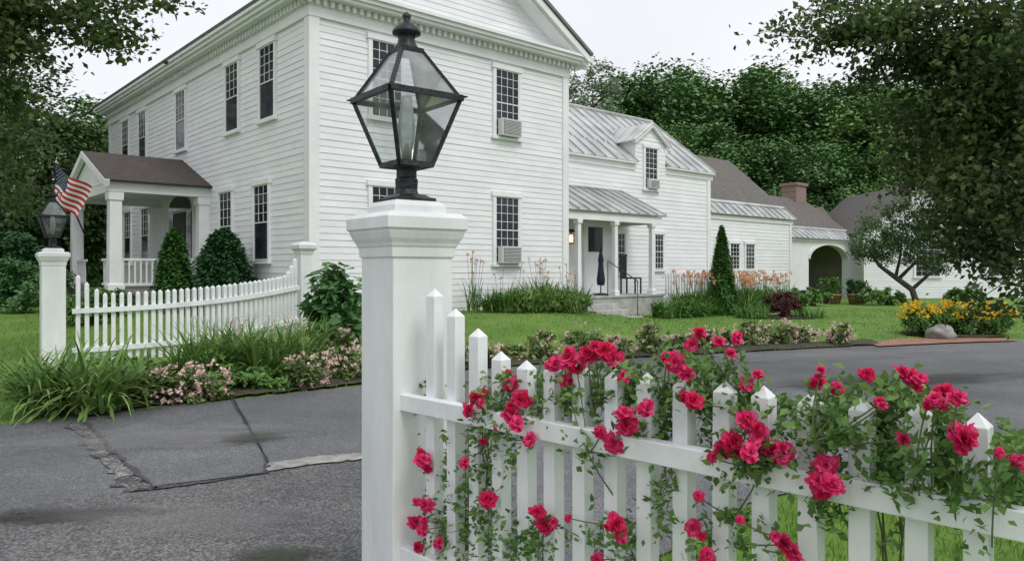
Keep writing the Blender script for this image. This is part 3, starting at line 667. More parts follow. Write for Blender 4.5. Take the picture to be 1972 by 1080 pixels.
# ---------------------------------------------------------------- roses on near fence
def petal(m,r,w,tilt,az,cz,cup,mi=0):
    nu,nv=3,4; g=[]; ph=random.uniform(0,6)
    for i in range(nu+1):
        u=i/nu
        for j in range(nv+1):
            v=(j/nv-.5)*2
            ww=w*math.sin(min(1,.22+u*.95)*math.pi*.60)*v
            rr=r*u*(1-.14*abs(v)**2); out=rr*math.sin(tilt)+cup*r*u*u*math.cos(tilt)*.5; up=rr*math.cos(tilt)-cup*r*u*u*.25
            out-=abs(v)**2*w*.3; rf=math.sin(v*4+ph)*r*.16*u*u+random.uniform(-1,1)*r*.07*u
            up+=rf*math.sin(tilt); out+=rf*math.cos(tilt)
            g.append((out*math.cos(az)-ww*math.sin(az),out*math.sin(az)+ww*math.cos(az),cz+up))
    fs=[(i*(nv+1)+j,(i+1)*(nv+1)+j,(i+1)*(nv+1)+j+1,i*(nv+1)+j+1) for i in range(nu) for j in range(nv)]
    m.add(g,fs,mi)
def bloom_mesh(seed,mat):
    random.seed(seed); m=MB()
    for (n,r,w,tilt,cz) in ((6,.24,.10,.2,.10),(8,.34,.14,.5,.06),(9,.42,.16,.85,.02),(10,.50,.18,1.2,-.03),(9,.54,.20,1.65,-.08)):
        o=random.uniform(0,6)
        for k in range(n): petal(m,r*random.uniform(.72,1.15),w*random.uniform(.8,1.15),tilt+random.uniform(-.35,.35),o+2*math.pi*k/n+random.uniform(-.35,.35),cz+random.uniform(-.03,.03),random.uniform(-.1,.5))
    ob=m.build('rose_bloom',mat,None,True); me=ob.data; bpy.data.objects.remove(ob); return me
BM=[bloom_mesh(1,M['pink']),bloom_mesh(2,M['redpink']),bloom_mesh(3,M['pink']),bloom_mesh(4,M['redpink']),bloom_mesh(5,M['pink'])]
random.seed(21)
BL="""815 885 40;810 872 26;822 900 28;915 765 38;902 790 34;930 757 28;990 740 46;1004 768 48;985 798 48;996 815 36;1020 845 32;895 890 28;938 960 44;820 972 40;800 1005 38;815 1018 30;805 1053 28;845 1045 28;1035 985 38;1047 1008 44;1095 690 52;1068 700 40;1132 680 50;1165 675 52;1184 690 42;1095 732 42;1112 706 44;1202 725 32;1245 785 46;1203 795 42;1207 822 48;1182 852 54;1300 698 54;1322 718 46;1285 690 40;1347 640 36;1332 663 36;1385 658 36;1408 680 30;1420 650 32;1335 770 46;1438 740 38;1460 720 30;1440 808 54;1410 850 60;1462 838 58;1490 868 66;1512 872 50;1393 866 46;1445 870 46;1185 1008 50;1198 1028 36;1335 1015 38;1362 1068 40;1425 1000 22;1590 895 56;1602 932 56;1574 925 50;1582 948 44;1575 735 40;1582 712 28;1612 748 36;1670 720 36;1695 775 36;1757 725 50;1738 715 38;1772 728 34;1818 755 54;1845 765 50;1800 768 40;1857 845 78;1740 845 34;1962 890 42;1925 872 28;1510 1046 50;1528 1064 46;1345 955 26;1150 1076 32;1095 997 20;930 850 22;1700 780 26"""
BL=[tuple(map(float,q.split())) for q in BL.split(';')]
BL2=[]
for (a,b,c) in BL:
    BL2.append((a,b,c*.84))
    if 38<=c<70 and random.random()<.7: BL2.append((a+random.uniform(-.5,.5)*c,b+random.uniform(-.45,.45)*c,c*random.uniform(.4,.6)))
def fZ(px):
    u=px-CX; t=(u+108)/(44.98+.03007*u); return 2.75*(1-.03007*t)
def railpy(px): return HY+(CAMH-.82)*F/fZ(px)
bushes=[('left climbing rose bush with pink blooms at the foot of the near gate post',700,1062,915),
        ('middle climbing rose bush with crimson blooms draped over the near fence rail',1062,1545,1300),
        ('right climbing rose bush with pink blooms and bright leaves over the near fence',1545,2100,1760)]
for (lab,pa,pb,pc2) in bushes:
    Zb=fZ(pc2)+.12; bx,by=wx(pc2,Zb),Zb
    R=thing('rose_bush',lab,'rose bush',(bx,by,0),0,None,(bx,by,0))
    st=MB(); LP=[]; main=[]
    for k in range(7 if pa==700 else 5):
        ex=random.uniform(max(pa,800)+20,min(pb,1990)-20); Ze=fZ(ex)+random.choice((-.09,.07,.08)); top=random.uniform(.72,.93)
        e=Vector((wx(ex,Ze),Ze,top)); b=Vector((bx+random.uniform(-.06,.06),by+random.uniform(-.05,.05),0)); mid=b.lerp(e,.5)+Vector((random.uniform(-.05,.05),.03,.12))
        pts=[]
        for i in range(9):
            t=i/8; pts.append(b*(1-t)**2+mid*2*t*(1-t)+e*t*t+Vector((random.uniform(-.012,.012),random.uniform(-.012,.012),0)))
        st.tube(pts,[.0048-.003*i/8 for i in range(9)],5); main+=pts[3:]
        for q in pts[3:]:
            for _ in range(5 if pa==700 else 2): LP.append(q+Vector((random.gauss(0,.04),random.gauss(0,.03),random.gauss(0,.04))))
    for (px,py,dpx) in BL2:
        if not(pa<=px<pb): continue
        Z=fZ(px)-random.uniform(.07,.15)*(1 if py>760 else .3); p=Vector((wx(px,Z),Z,wz(py,Z)))
        d=dpx*Z/F
        o=bpy.data.objects.new('rose_bloom',random.choice(BM)); COL.objects.link(o); o.parent=R
        o.location=p-Vector(R.location); o.scale=(d*random.uniform(.85,1.1),d*random.uniform(.85,1.1),d*random.uniform(.85,1.1))
        dirv=Vector((random.uniform(-.9,.9),-1,random.uniform(.1,1.4))).normalized()
        o.rotation_euler=dirv.to_track_quat('Z','Y').to_euler()
        tgt=min(main,key=lambda q:(q-p).length+ (0 if q.z<p.z else .3))
        if (tgt-p).length>.28: tgt=p+Vector((random.uniform(-.05,.05),.05,-.2))
        md=p.lerp(tgt,.5)+Vector((random.uniform(-.02,.02),.02,-.02))
        back=p-dirv*d*.1
        ps_=[tgt*(1-t)**2+md*2*t*(1-t)+back*t*t for t in (0,.2,.4,.6,.8,1)]
        st.tube(ps_,.0018,5)
        for q in ps_[:-1]:
            for _ in range(2): LP.append(q+Vector((random.gauss(0,.025),random.uniform(.0,.04),random.gauss(0,.022)-.01)))
    if pa==700: ex=[(895,930,45,70,80),(925,1025,65,55,150),(1000,1045,45,38,60),(850,1040,35,45,50),(1045,1030,30,40,25),(1040,745,30,40,50),(960,880,25,60,45),(930,800,20,30,20),(1035,800,25,25,25)]
    elif pa==1062: ex=[(1090,760,45,35,120),(1165,755,50,30,95),(1200,700,30,25,25),(1215,760,35,30,60),(1290,765,45,40,90),(1240,740,30,25,40),(1355,765,45,40,85),(1350,700,40,30,45),(1270,960,25,60,50),(1435,775,40,32,60),(1500,800,35,30,45),(1180,1050,30,35,25),(1370,830,40,40,35),(1290,690,30,20,20)]
    else: ex=[(1565,810,30,30,45),(1625,820,40,45,85),(1705,850,30,45,80),(1730,890,55,35,110),(1820,895,65,42,150),(1910,925,50,34,100),(1820,815,35,40,70),(1612,765,25,35,34),(1715,765,35,28,45),(1770,780,30,22,30),(1950,935,30,38,70),(1860,965,70,18,30),(1700,925,60,18,35),(1935,865,25,30,40)]
    for (px,py,sx,sy,nn) in ex:
        for _ in range(nn):
            qx=px+random.gauss(0,sx*.6); qy=py+random.gauss(0,sy*.6)
            up=qy<railpy(min(qx,2050))
            Z=fZ(min(qx,2050))+(random.uniform(.03,.18) if up and random.random()<.72 else random.uniform(-.11,.11))
            LP.append(Vector((wx(qx,Z),Z,wz(qy,Z))))
        Z=fZ(px)+.05; c=Vector((wx(px,Z),Z,wz(py,Z)))
        for _ in range(3):
            dv=Vector((random.gauss(0,sx*.7)*Z/F,random.uniform(-.04,.04),random.gauss(0,sy*.7)*Z/F)); st.tube([c,c+dv*.5+Vector((0,0,.01)),c+dv],[.002,.0016,.001],4)
    LP=np.array([tuple(q) for q in LP])-np.array([bx,by,0])
    LP3=np.concatenate([LP,LP+RNG.normal(0,.013,LP.shape),LP+RNG.normal(0,.015,LP.shape)])
    leaves('foliage',LP3,.028,M['roseleaf'],R,aspect=.6,upb=.3)
    st.build('cane',M['stem'],R)

# ---------------------------------------------------------------- trees
def trunk_mesh(m,h,r,lean=(0,0),nb=7,spread=2.2,b0=.4):
    m.tube([(.06*math.sin(5*t)*h*.05,0,h*t-.1) for t in (0,.15,.3,.5,.7,.9)],[r*1.25,r,r*.85,r*.65,r*.4,r*.12],9)
    for k in range(nb):
        t=b0+.5*k/nb; az=k*2.4+random.uniform(-.3,.3); q=Vector((0,0,h*t-.1)); L=spread*(1.15-t*.6)
        m.tube([q,q+Vector((math.cos(az)*L*.5,math.sin(az)*L*.5,L*.4)),q+Vector((math.cos(az)*L,math.sin(az)*L,L*.65))],[r*.35,r*.22,r*.06],6)
def make_tree(label,loc,h,rad,mat,ncl=90,per=90,cr=.9,lsz=.4,cz=None,rt=.28,group=None,aspect=.75):
    t=thing('tree',label,'tree',loc,random.uniform(0,6),group)
    m=MB(); trunk_mesh(m,h*.9,rt,nb=8,spread=rad[0]*.8); m.build('trunk',M['bark'],t,True)
    cz=h-rad[2] if cz is None else cz
    P=np.concatenate([blob((0,0,cz),rad,ncl,per,cr,.6),blob((rad[0]*.3,-rad[1]*.2,cz-rad[2]*.35),(rad[0]*1.05,rad[1]*1.05,rad[2]*.5),ncl//3,per,cr,.6)])
    leaves('crown',P,lsz,mat,t,outc=(0,0,cz-1),aspect=aspect,upb=.8); return t
BG='wooded backdrop trees behind the wings'
protos=[make_tree('broad dark green tree behind the metal roofed wing, just right of the pale tree',(wx(1235,46),46,0),13.4,(3.7,3.7,5.6),M['fardark'],85,240,1.5,.29,group=BG),
        make_tree('tall rounded green tree rising above the dormer roof',(wx(1310,50),50,0),14.8,(3.8,3.8,6.2),M['fargreen'],85,240,1.5,.29,group=BG),
        make_tree('dense dark tree standing behind the low wing roof',(wx(1392,47),47,0),14.0,(3.9,3.9,5.8),M['fardark'],90,240,1.5,.29,group=BG)]
spots=[(1455,51,1.03,1,'mid green tree above the brown roof left of the chimney'),(1530,46,.92,0,'dark tree directly behind the brick chimney'),(1600,50,1.02,2,'dark tree right of the chimney behind the arch wing'),
 (1675,44,.86,1,'green tree behind the arch wing, beside the overhanging branches'),(1760,47,.98,0,'dark tree behind the annex gable'),(1850,45,.95,2,'dark tree behind the annex half hidden by branches'),(1945,46,1.0,1,'rightmost tree beyond the annex'),(1345,42,.70,2,'lower dark tree in front of the wooded backdrop above the wing ridge'),(1250,41,.66,0,'lower dark tree behind the dormer'),(1480,41,.62,0,'lower dark tree just behind the low wing'),(1580,40,.58,2,'lower dark tree right of the chimney'),(1720,39,.50,1,'lowest green tree just over the annex roof')]
for (px,Z,s_,pi_,lab) in spots: copytree(protos[pi_],(wx(px,Z),Z,0),random.uniform(0,6),(s_*1.05,s_*1.05,s_),lab)
make_tree('pale grey green tree peeking out right beside the tall house',(wx(1142,40),40,0),13.3,(1.6,1.6,3.6),M['farpale'],70,90,.55,.18)
P=np.concatenate([blob((x,58,3.0),(4,3,5.5),30,60,1.6) for x in np.arange(-55,62,5.5)])
o=leaves('far_woods',P,.8,M['fardark'],None); tag(o,'far dark woods closing the background','woods',None,'stuff')
make_tree('tall dark tree at the left edge behind the distant lantern',(-16.0,19.5,.1),11.5,(2.9,3.0,5.6),M['lefttree'],180,190,.95,.15,cz=5.6,rt=.35)
make_tree('dark tree behind the portico at the far left',(-16.2,26,.1),8.0,(2.4,2.4,3.7),M['lefttree'],110,170,.9,.18,cz=4.2)
make_tree('lighter green tree past the far end of the tall house',(-20.2,36,.1),9.6,(3.4,3.4,4.4),M['fargreen'],110,170,1.05,.24,cz=5.0)
make_tree('low green tree between the dark trees and the house end',(-16.8,31,.1),7.2,(2.6,2.6,3.5),M['fargreen'],100,150,.9,.21,cz=3.6)
def overhang(label,loc,clumps,trunkpts,lsz,mat,seed,dens=1.0):
    random.seed(seed); t=thing('tree',label,'tree',loc,0,None,loc)
    m=MB(); m.tube(trunkpts,[.32,.26,.22,.16][:len(trunkpts)],10)
    P=[]; top=Vector(trunkpts[-1]); lo=Vector(trunkpts[-2])
    for (px,py,Z,rpx,rpy,n) in clumps:
        c=Vector((wx(px,Z),Z,wz(py,Z))); rx=rpx*Z/F; rz_=rpy*Z/F
        s=top.lerp(lo,random.random()); md=s.lerp(c,.5)+Vector((0,random.uniform(-.3,.3),.35))
        pp=[s*(1-q)**2+md*2*q*(1-q)+c*q*q for q in (0,.2,.4,.6,.8,1)]
        m.tube(pp,[.05,.035,.026,.018,.012,.005],6)
        ns=max(3,n//55)
        for k in range(ns):
            tip=c+Vector((random.gauss(0,rx*.55),random.gauss(0,.35),random.gauss(0,rz_*.55)))
            st_=pp[random.choice((3,4,5,5))]; m.tube([st_,st_.lerp(tip,.5)+Vector((0,0,.05)),tip],[.009,.006,.003],4,cap=False)
            nn=int(55*dens)
            tt=RNG.uniform(.25,1.05,nn)[:,None]; base=np.array(st_)[None]*(1-tt)+np.array(tip)[None]*tt
            P.append(base+RNG.normal(0,1,(nn,3))*np.array([.14,.15,.08])*min(1,Z/7))
    m.build('trunk',M['bark'],t,True)
    P=np.concatenate(P)-np.array(loc); leaves('crown',P,lsz,mat,t,aspect=.62,upb=.2); return t
CR=[(1550,20,8.5,60,35,450),(1610,70,8.2,60,50,700),(1720,50,8,90,60,1500),(1820,110,8,100,80,1900),(1920,60,7.8,90,90,1700),(1690,130,8.2,60,40,550),(1800,220,8,75,75,1500),(1900,220,7.6,85,95,2100),(1770,310,8.3,45,60,700),(1865,340,7.6,75,80,1900),(1945,380,7,50,100,1700),(1825,420,8.2,50,45,650),(1890,470,7.6,50,55,1100),(1955,540,7,30,55,700),(1962,610,7,16,40,300),(1720,250,8.6,40,40,300),(1500,70,8.8,25,25,150),(1965,150,7,50,150,1300),(1730,370,8.6,30,30,260)]
overhang('large dark tree overhanging from the right edge of the view',(9.0,8.2,0),CR,[(9,8.2,-.1),(8.9,8.2,1.5),(8.7,8.1,3.0),(8.3,8.0,4.6)],.082,M['darktree'],5,1.35)
CL=[(20,20,8.5,60,40,1100),(30,90,8.5,45,60,900),(10,180,8.6,45,60,800),(150,20,8.8,60,30,700),(190,85,8.8,35,30,420),(260,18,9,50,18,260),(330,6,9,40,8,110),(20,280,9.5,50,80,700),(10,400,10,35,80,350),(95,15,8.8,50,30,500),(215,55,8.8,30,30,220)]
overhang('dark tree overhanging the top left corner above the distant lantern',(-8.8,9.2,0),CL,[(-8.8,9.2,-.1),(-8.7,9.2,1.5),(-8.5,9.2,3.2),(-8.2,9.1,4.6)],.090,M['darktree'],8,1.15)
random.seed(31)
ax_,ay_=wx(1745,25),25
t=thing('apple_tree','small crooked apple tree leaning on the lawn in front of the annex','tree',(ax_,ay_,gz(ax_,ay_)))
m=MB(); m.tube([(.4,0,-.1),(.2,0,.5),(-.3,.1,.9),(-.9,0,1.3),(-1.3,0,1.9)],[.12,.10,.085,.06,.03],8); m.tube([(-.2,.1,.85),(.3,0,1.4),(.9,.1,1.8)],[.07,.05,.02],7); m.tube([(.2,0,.5),(.7,-.1,1.0),(1.3,-.1,1.5)],[.07,.05,.02],7); m.tube([(-.3,.1,.9),(-.2,0,1.6),(-.1,0,2.5)],[.06,.04,.02],7)
m.build('trunk',M['bark'],t,True)
P=np.concatenate([blob((-.9,0,2.1),(1.0,.8,.8),56,90,.34),blob((.9,0,1.9),(1.4,.8,.8),66,90,.34),blob((-.1,0,2.8),(1.5,.8,.7),54,90,.34)])
leaves('crown',P,.09,M['lefttree'],t)

# ---------------------------------------------------------------- shrubs and flowers
def shrub(name,label,cat,px,Z,rad,mat,n,lsz,cz=None,cone=False,group=None,aspect=.6,ncl=40,x=None,pw=.8,cr=.38):
    x=wx(px,Z) if x is None else x; z=gz(x,Z); t=thing(name,label,cat,(x,Z,z),0,group)
    m=MB(); m.tube([(0,0,-.05),(0,0,rad[2])],[.05,.02],6)
    for k in range(5): m.tube([(0,0,.1),(math.cos(k*1.3)*rad[0]*.6,math.sin(k*1.3)*rad[1]*.6,rad[2]*(.8 if not cone else .4))],[.02,.008],5)
    m.build('stem',M['bark'],t)
    if cone:
        h=rad[2]*2; a=RNG.uniform(0,2*math.pi,n); q=RNG.uniform(0,1,n)**1.3; rr=rad[0]*(1-q)**pw*(.68+.32*RNG.uniform(0,1,n)+.12*np.sin(a*5+q*14)+.07*np.sin(a*11+q*31)); P=np.stack([rr*np.cos(a),rr*np.sin(a),q*h*(1+RNG.normal(0,.02,n))],1)
        leaves('foliage',P,lsz,mat,t,aspect=aspect,upb=.9,outc=(0,0,h*.3))
    else:
        cz=rad[2] if cz is None else cz
        leaves('foliage',blob((0,0,cz),rad,ncl,n//ncl,min(rad)*cr),lsz,mat,t,aspect=aspect,outc=(0,0,cz*.5))
    return t
shrub('evergreen_shrub','rounded dark evergreen shrub on the right of the portico','shrub',430,14.3,(.66,.62,.78),M['conifer'],16000,.085,cone=True,pw=.42)
shrub('evergreen_shrub','narrow brighter evergreen shrub right against the portico railing','shrub',335,14.6,(.42,.40,.79),M['yew'],10000,.08,cone=True,pw=.45)
shrub('shrub','low green shrub at the foot of the portico steps','shrub',215,13.6,(.40,.3,.26),M['yew'],3500,.06)
shrub('shrub','low leafy shrub behind the pickets near the distant gate post','shrub',165,12.6,(.45,.4,.32),M['lilydark'],3000,.07)
shrub('shrub','round green shrub on the left lawn edge','shrub',45,14.5,(.8,.7,.5),M['bigleaf'],8000,.08)
shrub('shrub','dark shrub at the far left below the dark trees','shrub',20,17,(1.2,1,.9),M['conifer'],9000,.12)
shrub('arborvitae','tall pointed cone arborvitae in front of the low wing','shrub',1390,19.4,(.44,.44,1.12),M['yew'],14000,.075,cone=True,pw=.75)
x,y=wx(645,11.2),11.2
t=thing('broadleaf_plant','large broad leaved plant between the curved fence and the near post','plant',(x,y,gz(x,y)))
m=MB(); P=[]
for k in range(76):
    a=random.uniform(0,6.28); r_=random.uniform(.05,.48); h=random.uniform(.35,1.15)*(1.1-r_*.4); m.tube([(0,0,0),(math.cos(a)*r_*.5,math.sin(a)*r_*.5,h*.6),(math.cos(a)*r_,math.sin(a)*r_,h*.97)],[.010,.008,.004],5)
    for q in range(30): zz=random.uniform(.05,1); P.append((math.cos(a)*r_*zz**.5+random.gauss(0,.06),math.sin(a)*r_*zz**.5+random.gauss(0,.06),h*zz))
m.build('stem',M['stem'],t); leaves('foliage',np.array(P),.18,M['bigleaf'],t,aspect=.62,upb=.4,outc=(0,0,.2))
def clump(name,label,x,y,n,r,length,width,mat,lean=.3,curl=1.1,flowers=None,group=None,cat='plant',leafy=0):
    z=gz(x,y)+.03; t=thing(name,label,cat,(x,y,z),0,group)
    B=disc(n,r); V,Fc=blade_arrays(B,length,width,lean,curl)
    npobj('foliage',V,Fc,mat,t)
    if leafy: leaves('lower_leaves',blob((0,0,length*.3),(r*1.2,r*1.2,length*.3),12,leafy//12,.12),.09,mat,t)
    if flowers:
        fm,fn,fh,fs,fr=flowers; m=MB(); P=[]
        for k in range(fn):
            a=random.uniform(0,6.28); q=random.uniform(0,fr); h=fh*random.uniform(.74,1.14); e=(math.cos(a)*q,math.sin(a)*q,h); m.tube([(math.cos(a)*q*.3,math.sin(a)*q*.3,0),e],.0035,4)
            for _ in range(6): P.append(e)
        m.build('stalk',M['stem'],t)
        o=leaves('blossoms',np.array(P),fs,fm,t,aspect=.5,upb=0); o['kind']='stuff'
    return t
for i,(px,Z,n,L,lab) in enumerate([(95,6.75,210,.72,'variegated arching grass clump at the far left of the kerb bed'),(185,6.7,260,.74,'variegated arching grass clump spilling over the driveway edge'),(250,7.25,180,.62,'smaller arching grass clump left of the pale pink roses'),(60,7.6,140,.58,'grass clump below the distant gate post'),(150,7.9,150,.55,'grass clump just before the left end of the curved fence')]):
    clump('ornamental_grass',lab,wx(px,Z),Z,n,.2,L,.038,M['lily'],.45,1.7,group='grass clumps in the kerb bed')
for (px,Z,lab) in [(390,8.1,'daylily clump left of the daylily row before the curved fence'),(445,8.6,'daylily clump second from the left before the curved fence'),(500,8.4,'daylily clump in the middle of the bed before the curved fence'),(555,8.8,'daylily clump fourth from the left before the curved fence'),(470,9.2,'rear daylily clump close to the curved pickets'),(590,9.6,'daylily clump at the curved end of the fence')]:
    clump('daylily',lab,wx(px,Z),Z,220,.26,.74,.034,M['lily'],.32,1.3,(M['palepink'],3,.66,.045,.25),group='daylilies before the curved fence',leafy=260)
for (px,Z,lab) in [(230,8.9,'leafy border plant below the left pickets'),(300,8.0,'leafy border plant behind the pale roses'),(440,7.85,'leafy border plant in front of the daylily row'),(510,8.0,'leafy border plant at the kerb before the daylilies'),(550,8.3,'leafy border plant left of the last pale rose shrubs')]:
    shrub('border_plant',lab,'plant',px,Z,(.38,.25,.14),M['lilydark'],1800,.07)
def pinkshrub(px,Z,rad,lab,nb,x=None):
    t=shrub('rose_shrub',lab,'rose bush',px,Z,rad,M['shrubleaf'],1000,.055,group='pale pink rose shrubs edging the driveway',ncl=16,x=x,cr=.5)
    P=blob((0,0,rad[2]*1.1),(rad[0]*1.1,rad[1],rad[2]*1.15),nb,1,.02,.75); P=P[P[:,2]>.03]; P=np.repeat(P,8,axis=0)+RNG.normal(0,.010,(len(P)*8,3))
    o=leaves('blossoms',P,.032,M['palepink'],t,aspect=.9,upb=.1); o['kind']='stuff'
pinkshrub(335,7.15,(.28,.2,.17),'low pale pink rose shrub left end of the bed by the driveway edge',60)
pinkshrub(392,7.4,(.28,.2,.17),'pale pink rose shrub beside the arching grasses',60)
pinkshrub(590,8.1,(.28,.2,.18),'pale pink rose shrub below the daylilies near the post',60)
pinkshrub(665,8.6,(.28,.22,.2),'pale pink rose shrub just left of the near gate post',60)
pinkshrub(655,9.7,(.22,.2,.25),'taller pale pink rose shrub under the broad leaved plant',40)
xx=-.45; i=0
ordn=['first','second','third','fourth','fifth','sixth','seventh','eighth','ninth','tenth','eleventh','twelfth','thirteenth','fourteenth','fifteenth']
while xx<5.9 and i<15:
    y=edge(xx)+random.uniform(.22,.6); pinkshrub(0,y,(random.uniform(.22,.36),.22,random.uniform(.12,.26)),ordn[i]+' pale pink rose shrub from the near post in the row edging the driveway',random.randint(25,70),x=xx); xx+=random.uniform(.38,.56); i+=1
gb='green perennials along the gable wall'
for i,(s_,d_) in enumerate([(3.6,-.9),(4.2,-.6),(4.75,-.85),(5.25,-.55),(5.75,-.7),(6.2,-.35),(4.5,-1.2),(5.2,-1.2),(3.9,-1.3)]):
    x,y=LW(s_,d_); L_=random.uniform(.5,.78); clump('perennial',ordn[i]+(' leafy perennial from the left along the gable wall foot' if i<6 else ' perennial counting on in the front row below the gable wall'),x,y,random.randint(120,220),.34,L_,random.uniform(.03,.05),random.choice((M['lilydark'],M['lilydark'],M['lily'])),.5,1.3,(M['orange'],random.choice((1,2,3)),.85,.06,.25),group=gb,leafy=500)
for (px,lab) in ((912,'tall pale orange lily just right of the near gate post against the gable wall'),(1042,'tall pale orange lily beside the gable window')):
    d_=-.6; s_=wx_int(px,d_); x,y=LW(s_,d_); clump('tall_lily',lab,x,y,30,.12,.7,.025,M['lilydark'],.2,.7,(M['orange'],9,1.0,.06,.28))
for i in range(13):
    s_=10.0+i*.36; x,y=LW(s_,-.75+random.uniform(-.25,.2)); clump('daylily',ordn[i]+' orange daylily from the left in the row before the wing',x,y,150,.3,random.uniform(.7,.9),.034,M['lilydark'],.35,1.1,(M['orange'],16,.98,.085,.45),group='orange daylilies in front of the wing',leafy=300)
for i in range(11):
    s_=8.75+i*.49; x,y=LW(s_,-1.15+random.uniform(-.25,.2)); clump('perennial',ordn[i]+' arching green perennial in the front row beside the porch steps',x,y,190,.3,random.uniform(.5,.75),.034,M['lilydark'],.5,1.4,group='arching perennials beside the porch steps',leafy=360)
for i,(px,Z) in enumerate([(1550,24),(1700,24.5),(1850,25)]):
    shrub('shrub',['low green shrub left of the arch opening','low dark shrub under the apple tree','low shrub before the annex wall'][i],'shrub',px,Z,(.9,.5,.28),M['lilydark'],3000,.10)
def islandbed(px,Z,rx,ry):
    x=wx(px,Z); t=MB(); vs=[(x+rx*math.cos(k*.3142)*random.uniform(.95,1.05),Z+ry*math.sin(k*.3142)*random.uniform(.95,1.05)) for k in range(20)]
    t.poly([(a,b,gz(a,b)+.03) for a,b in vs]); o=t.build('planting_bed',M['mulch']); tag(o,kind='structure')
islandbed(1500,18.3,1.1,.7); islandbed(1835,14.3,1.0,.45)
shrub('barberry','burgundy leaved shrub in the round island bed on the lawn','shrub',1508,18.3,(.42,.4,.32),M['redplant'],4000,.055)
clump('perennial','green perennial left of the burgundy shrub in the island bed',wx(1450,18),18,200,.35,.42,.025,M['lilydark'],.5,1.3)
clump('perennial','green perennial right of the burgundy shrub in the island bed',wx(1560,18.2),18.2,160,.35,.32,.025,M['lilydark'],.5,1.3)
shrub('begonia','small peach flowering plant beside the cone arborvitae','plant',1440,19.3,(.22,.22,.20),M['orange'],300,.06,cz=.9)
for i,(px,Z) in enumerate([(1770,14.2),(1825,14.5),(1875,14.3),(1915,14.5)]):
    t=shrub('yellow_flowers',['leftmost yellow flowering clump behind the boulder','yellow flowering clump directly above the boulder','yellow flowering clump right of the boulder','rightmost yellow flowering clump by the drive'][i],'flowers',px,Z,(.33,.3,.27),M['lilydark'],4500,.055,cr=.5)
    P=blob((0,0,.34),(.37,.32,.31),110,1,.02,.85); P=P[P[:,2]>.34]; P=np.repeat(P,7,axis=0)+RNG.normal(0,.014,(len(P)*7,3)); o=leaves('blossoms',P,.055,M['yellow'],t,aspect=.8,upb=.1); o['kind']='stuff'
def rock(name,label,x,y,r,zs=.6):
    bm=bmesh.new(); bmesh.ops.create_icosphere(bm,subdivisions=4,radius=r)
    for v in bm.verts:
        q=v.co*1.6/r; v.co*=1+.22*noise.noise(q)+.06*noise.noise(q*4); v.co.z*=zs
    me=bpy.data.meshes.new(name); bm.to_mesh(me); bm.free(); me.materials.append(M['stone']); me.polygons.foreach_set('use_smooth',[True]*len(me.polygons))
    o=bpy.data.objects.new(name,me); COL.objects.link(o); o.location=(x,y,gz(x,y)+r*zs*.45); tag(o,label,'rock')
rock('boulder','grey boulder in front of the yellow flowers',wx(1812,13.7),13.7,.25,.75)
def pot(px,Z,r,h,lab,plant=None):
    x=wx(px,Z); t=thing('plant_pot',lab,'pot',(x,Z,gz(x,Z)),0,'pots by the arch')
    m=MB(); m.lathe([(r*.7,0),(r,h*.85),(r*1.1,h*.86),(r*1.1,h),(r*.9,h)],14); m.build('pot',M['terracotta'],t,True)
    leaves('foliage',blob((0,0,h+.25),(r*1.1,r*1.1,.3),14,40,.12),.09,plant or M['lilydark'],t)
pot(1587,25.6,.2,.32,'terracotta pot with leafy plant at the left of the arch opening'); pot(1608,25.2,.22,.34,'terracotta pot in the middle of the arch opening'); pot(1645,25,.22,.36,'terracotta pot with dark plant right of the arch opening',M['conifer'])
pot(1660,25.4,.16,.3,'smaller terracotta pot beyond the right arch pier')
x,y=LW(wx_int(1157,.55),.55)
t=thing('folded_umbrella','folded dark blue umbrella standing on the side porch','umbrella',(x,y,.64))
m=MB(); m.lathe([(.18,0),(.18,.04),(.05,.06)],14); m.build('base',M['black'],t)
m=MB(); m.tube([(0,0,.04),(0,0,1.28)],.016,8); m.build('pole',M['black'],t)
m=MB(); m.lathe([(.09,.25),(.11,.38),(.08,.6),(.06,.8),(.075,.88),(.035,1.1),(.012,1.24)],9); m.build('canopy',M['bluecloth'],t,True)
x,y=LW(wx_int(1215,.75),.75)
t=thing('porch_chair','dark porch chair under the right side of the side porch','chair',(x,y,.64),A+.3)
m=MB(); m.box(-.22,.22,-.22,.22,.40,.44); m.build('seat',M['black'],t)
m=MB()
for i in range(5): m.box(-.2+i*.09,-.16+i*.09,.2,.225,.44,1.0)
m.box(-.22,.22,.19,.235,1.0,1.06); m.build('backrest',M['black'],t)
for (a,b) in ((-.2,-.2),(.2,-.2),(-.2,.2),(.2,.2)):
    m=MB(); m.box(a-.018,a+.018,b-.018,b+.018,0,.4); m.build('leg',M['black'],t)

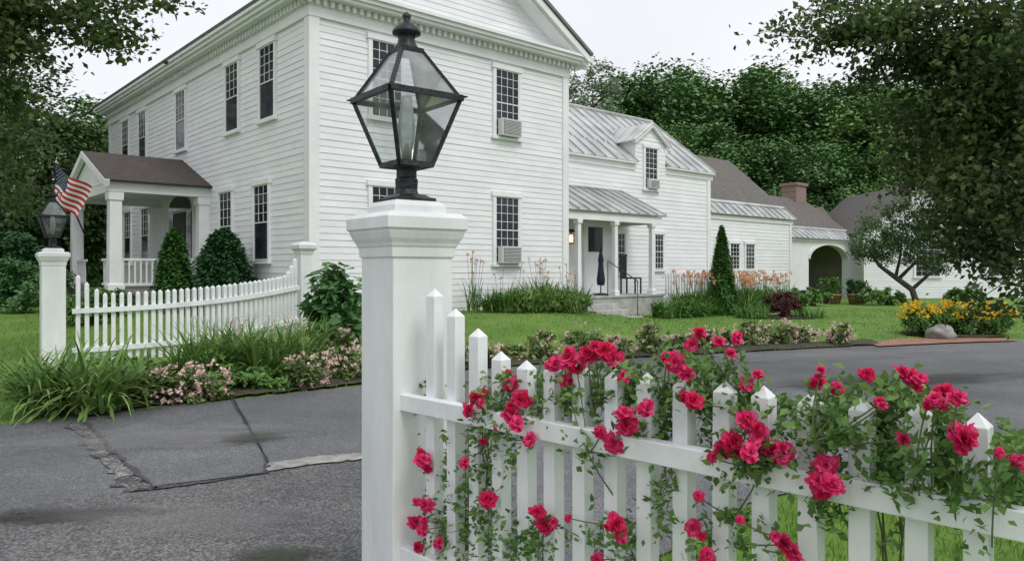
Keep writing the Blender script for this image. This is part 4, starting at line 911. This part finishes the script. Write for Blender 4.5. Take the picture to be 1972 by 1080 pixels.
# ---------------------------------------------------------------- grass
def inpoly_near(x,y):
    pts=[(4.1,5.9),(2.4,4.9),(1.4,4.15),(.85,3.6),(.35,2.9)]
    if x<.35: return False
    for (a,b),(c,d) in zip(pts[1:],pts):
        if a<=x<=c: return y<b+(d-b)*(x-a)/(c-a)-.02
    return y<5.9+(x-4.1)*.43
pts=[]
while len(pts)<26000:
    x=random.uniform(.35,5.5);y=random.uniform(1.8,6.4)
    if inpoly_near(x,y): pts.append((x,y,gz(x,y)))
o=blades('lawn_grass',np.array(pts),M['grass'],None,.075,.006,.35,.9,nseg=3); tag(o,'short green grass behind the rose fence','grass',None,'stuff')
pts=[]
while len(pts)<36000:
    x=random.uniform(-9,14);y=random.uniform(4,22)
    e=edge(x)
    if y>e-.03 and not(y<e+.8 and y>e+.1 and -.9<x<6.2) and not(y<e+1.2 and y>e+.12 and -4.2<x<-1 and random.random()<.6) and not(x>6.6 and y<e+.35): pts.append((x,y,gz(x,y)))
o=blades('lawn_grass',np.array(pts),M['grass'],None,.06,.012,.4,.9,nseg=2); tag(o,'mown lawn grass between the driveway and the houses','grass',None,'stuff')

# ---------------------------------------------------------------- world, sun, camera
w=bpy.data.worlds.new('World'); SC.world=w; w.use_nodes=True; nt=w.node_tree; bg=nt.nodes['Background']; L=nt.links.new
sky=nt.nodes.new('ShaderNodeTexSky'); sky.sky_type='NISHITA'; sky.sun_disc=False
el=math.radians(52)
sky.sun_elevation=el; sky.sun_rotation=math.radians(140)
sc=N(nt,'ShaderNodeMix',data_type='RGBA',blend_type='MIX'); mul=N(nt,'ShaderNodeVectorMath',operation='SCALE'); mul.inputs['Scale'].default_value=.10; L(sky.outputs[0],mul.inputs[0])
tc=N(nt,'ShaderNodeTexCoord'); n=N(nt,'ShaderNodeTexNoise',Scale=2.2,Detail=5); L(tc.outputs['Generated'],n.inputs['Vector'])
r=ramp(nt,[(.3,(.83,.85,.89)),(.7,(.96,.97,.99))]); L(n.outputs['Fac'],r.inputs[0])
sc.inputs[0].default_value=.92; L(mul.outputs[0],sc.inputs[6]); L(r.outputs[0],sc.inputs[7]); L(sc.outputs[2],bg.inputs['Color']); bg.inputs['Strength'].default_value=1.08
sd=bpy.data.lights.new('sun','SUN'); sd.energy=1.5; sd.angle=math.radians(25); sd.color=(1,.97,.93)
so=bpy.data.objects.new('sun',sd); COL.objects.link(so)
v=Vector((math.sin(math.radians(140))*math.cos(el),math.cos(math.radians(140))*math.cos(el),math.sin(el)))
so.rotation_euler=v.to_track_quat('Z','Y').to_euler(); so.location=(0,0,30)
cam=bpy.data.cameras.new('camera'); co=bpy.data.objects.new('camera',cam); COL.objects.link(co); SC.camera=co
co.location=(0,0,CAMH); co.rotation_euler=(math.pi/2,0,0); cam.sensor_width=36; cam.lens=36*F/1972; cam.shift_y=-22/1972; cam.clip_end=3000; cam.clip_start=.05
SC.view_settings.view_transform='Standard'; SC.view_settings.look='None'; SC.view_settings.exposure=0
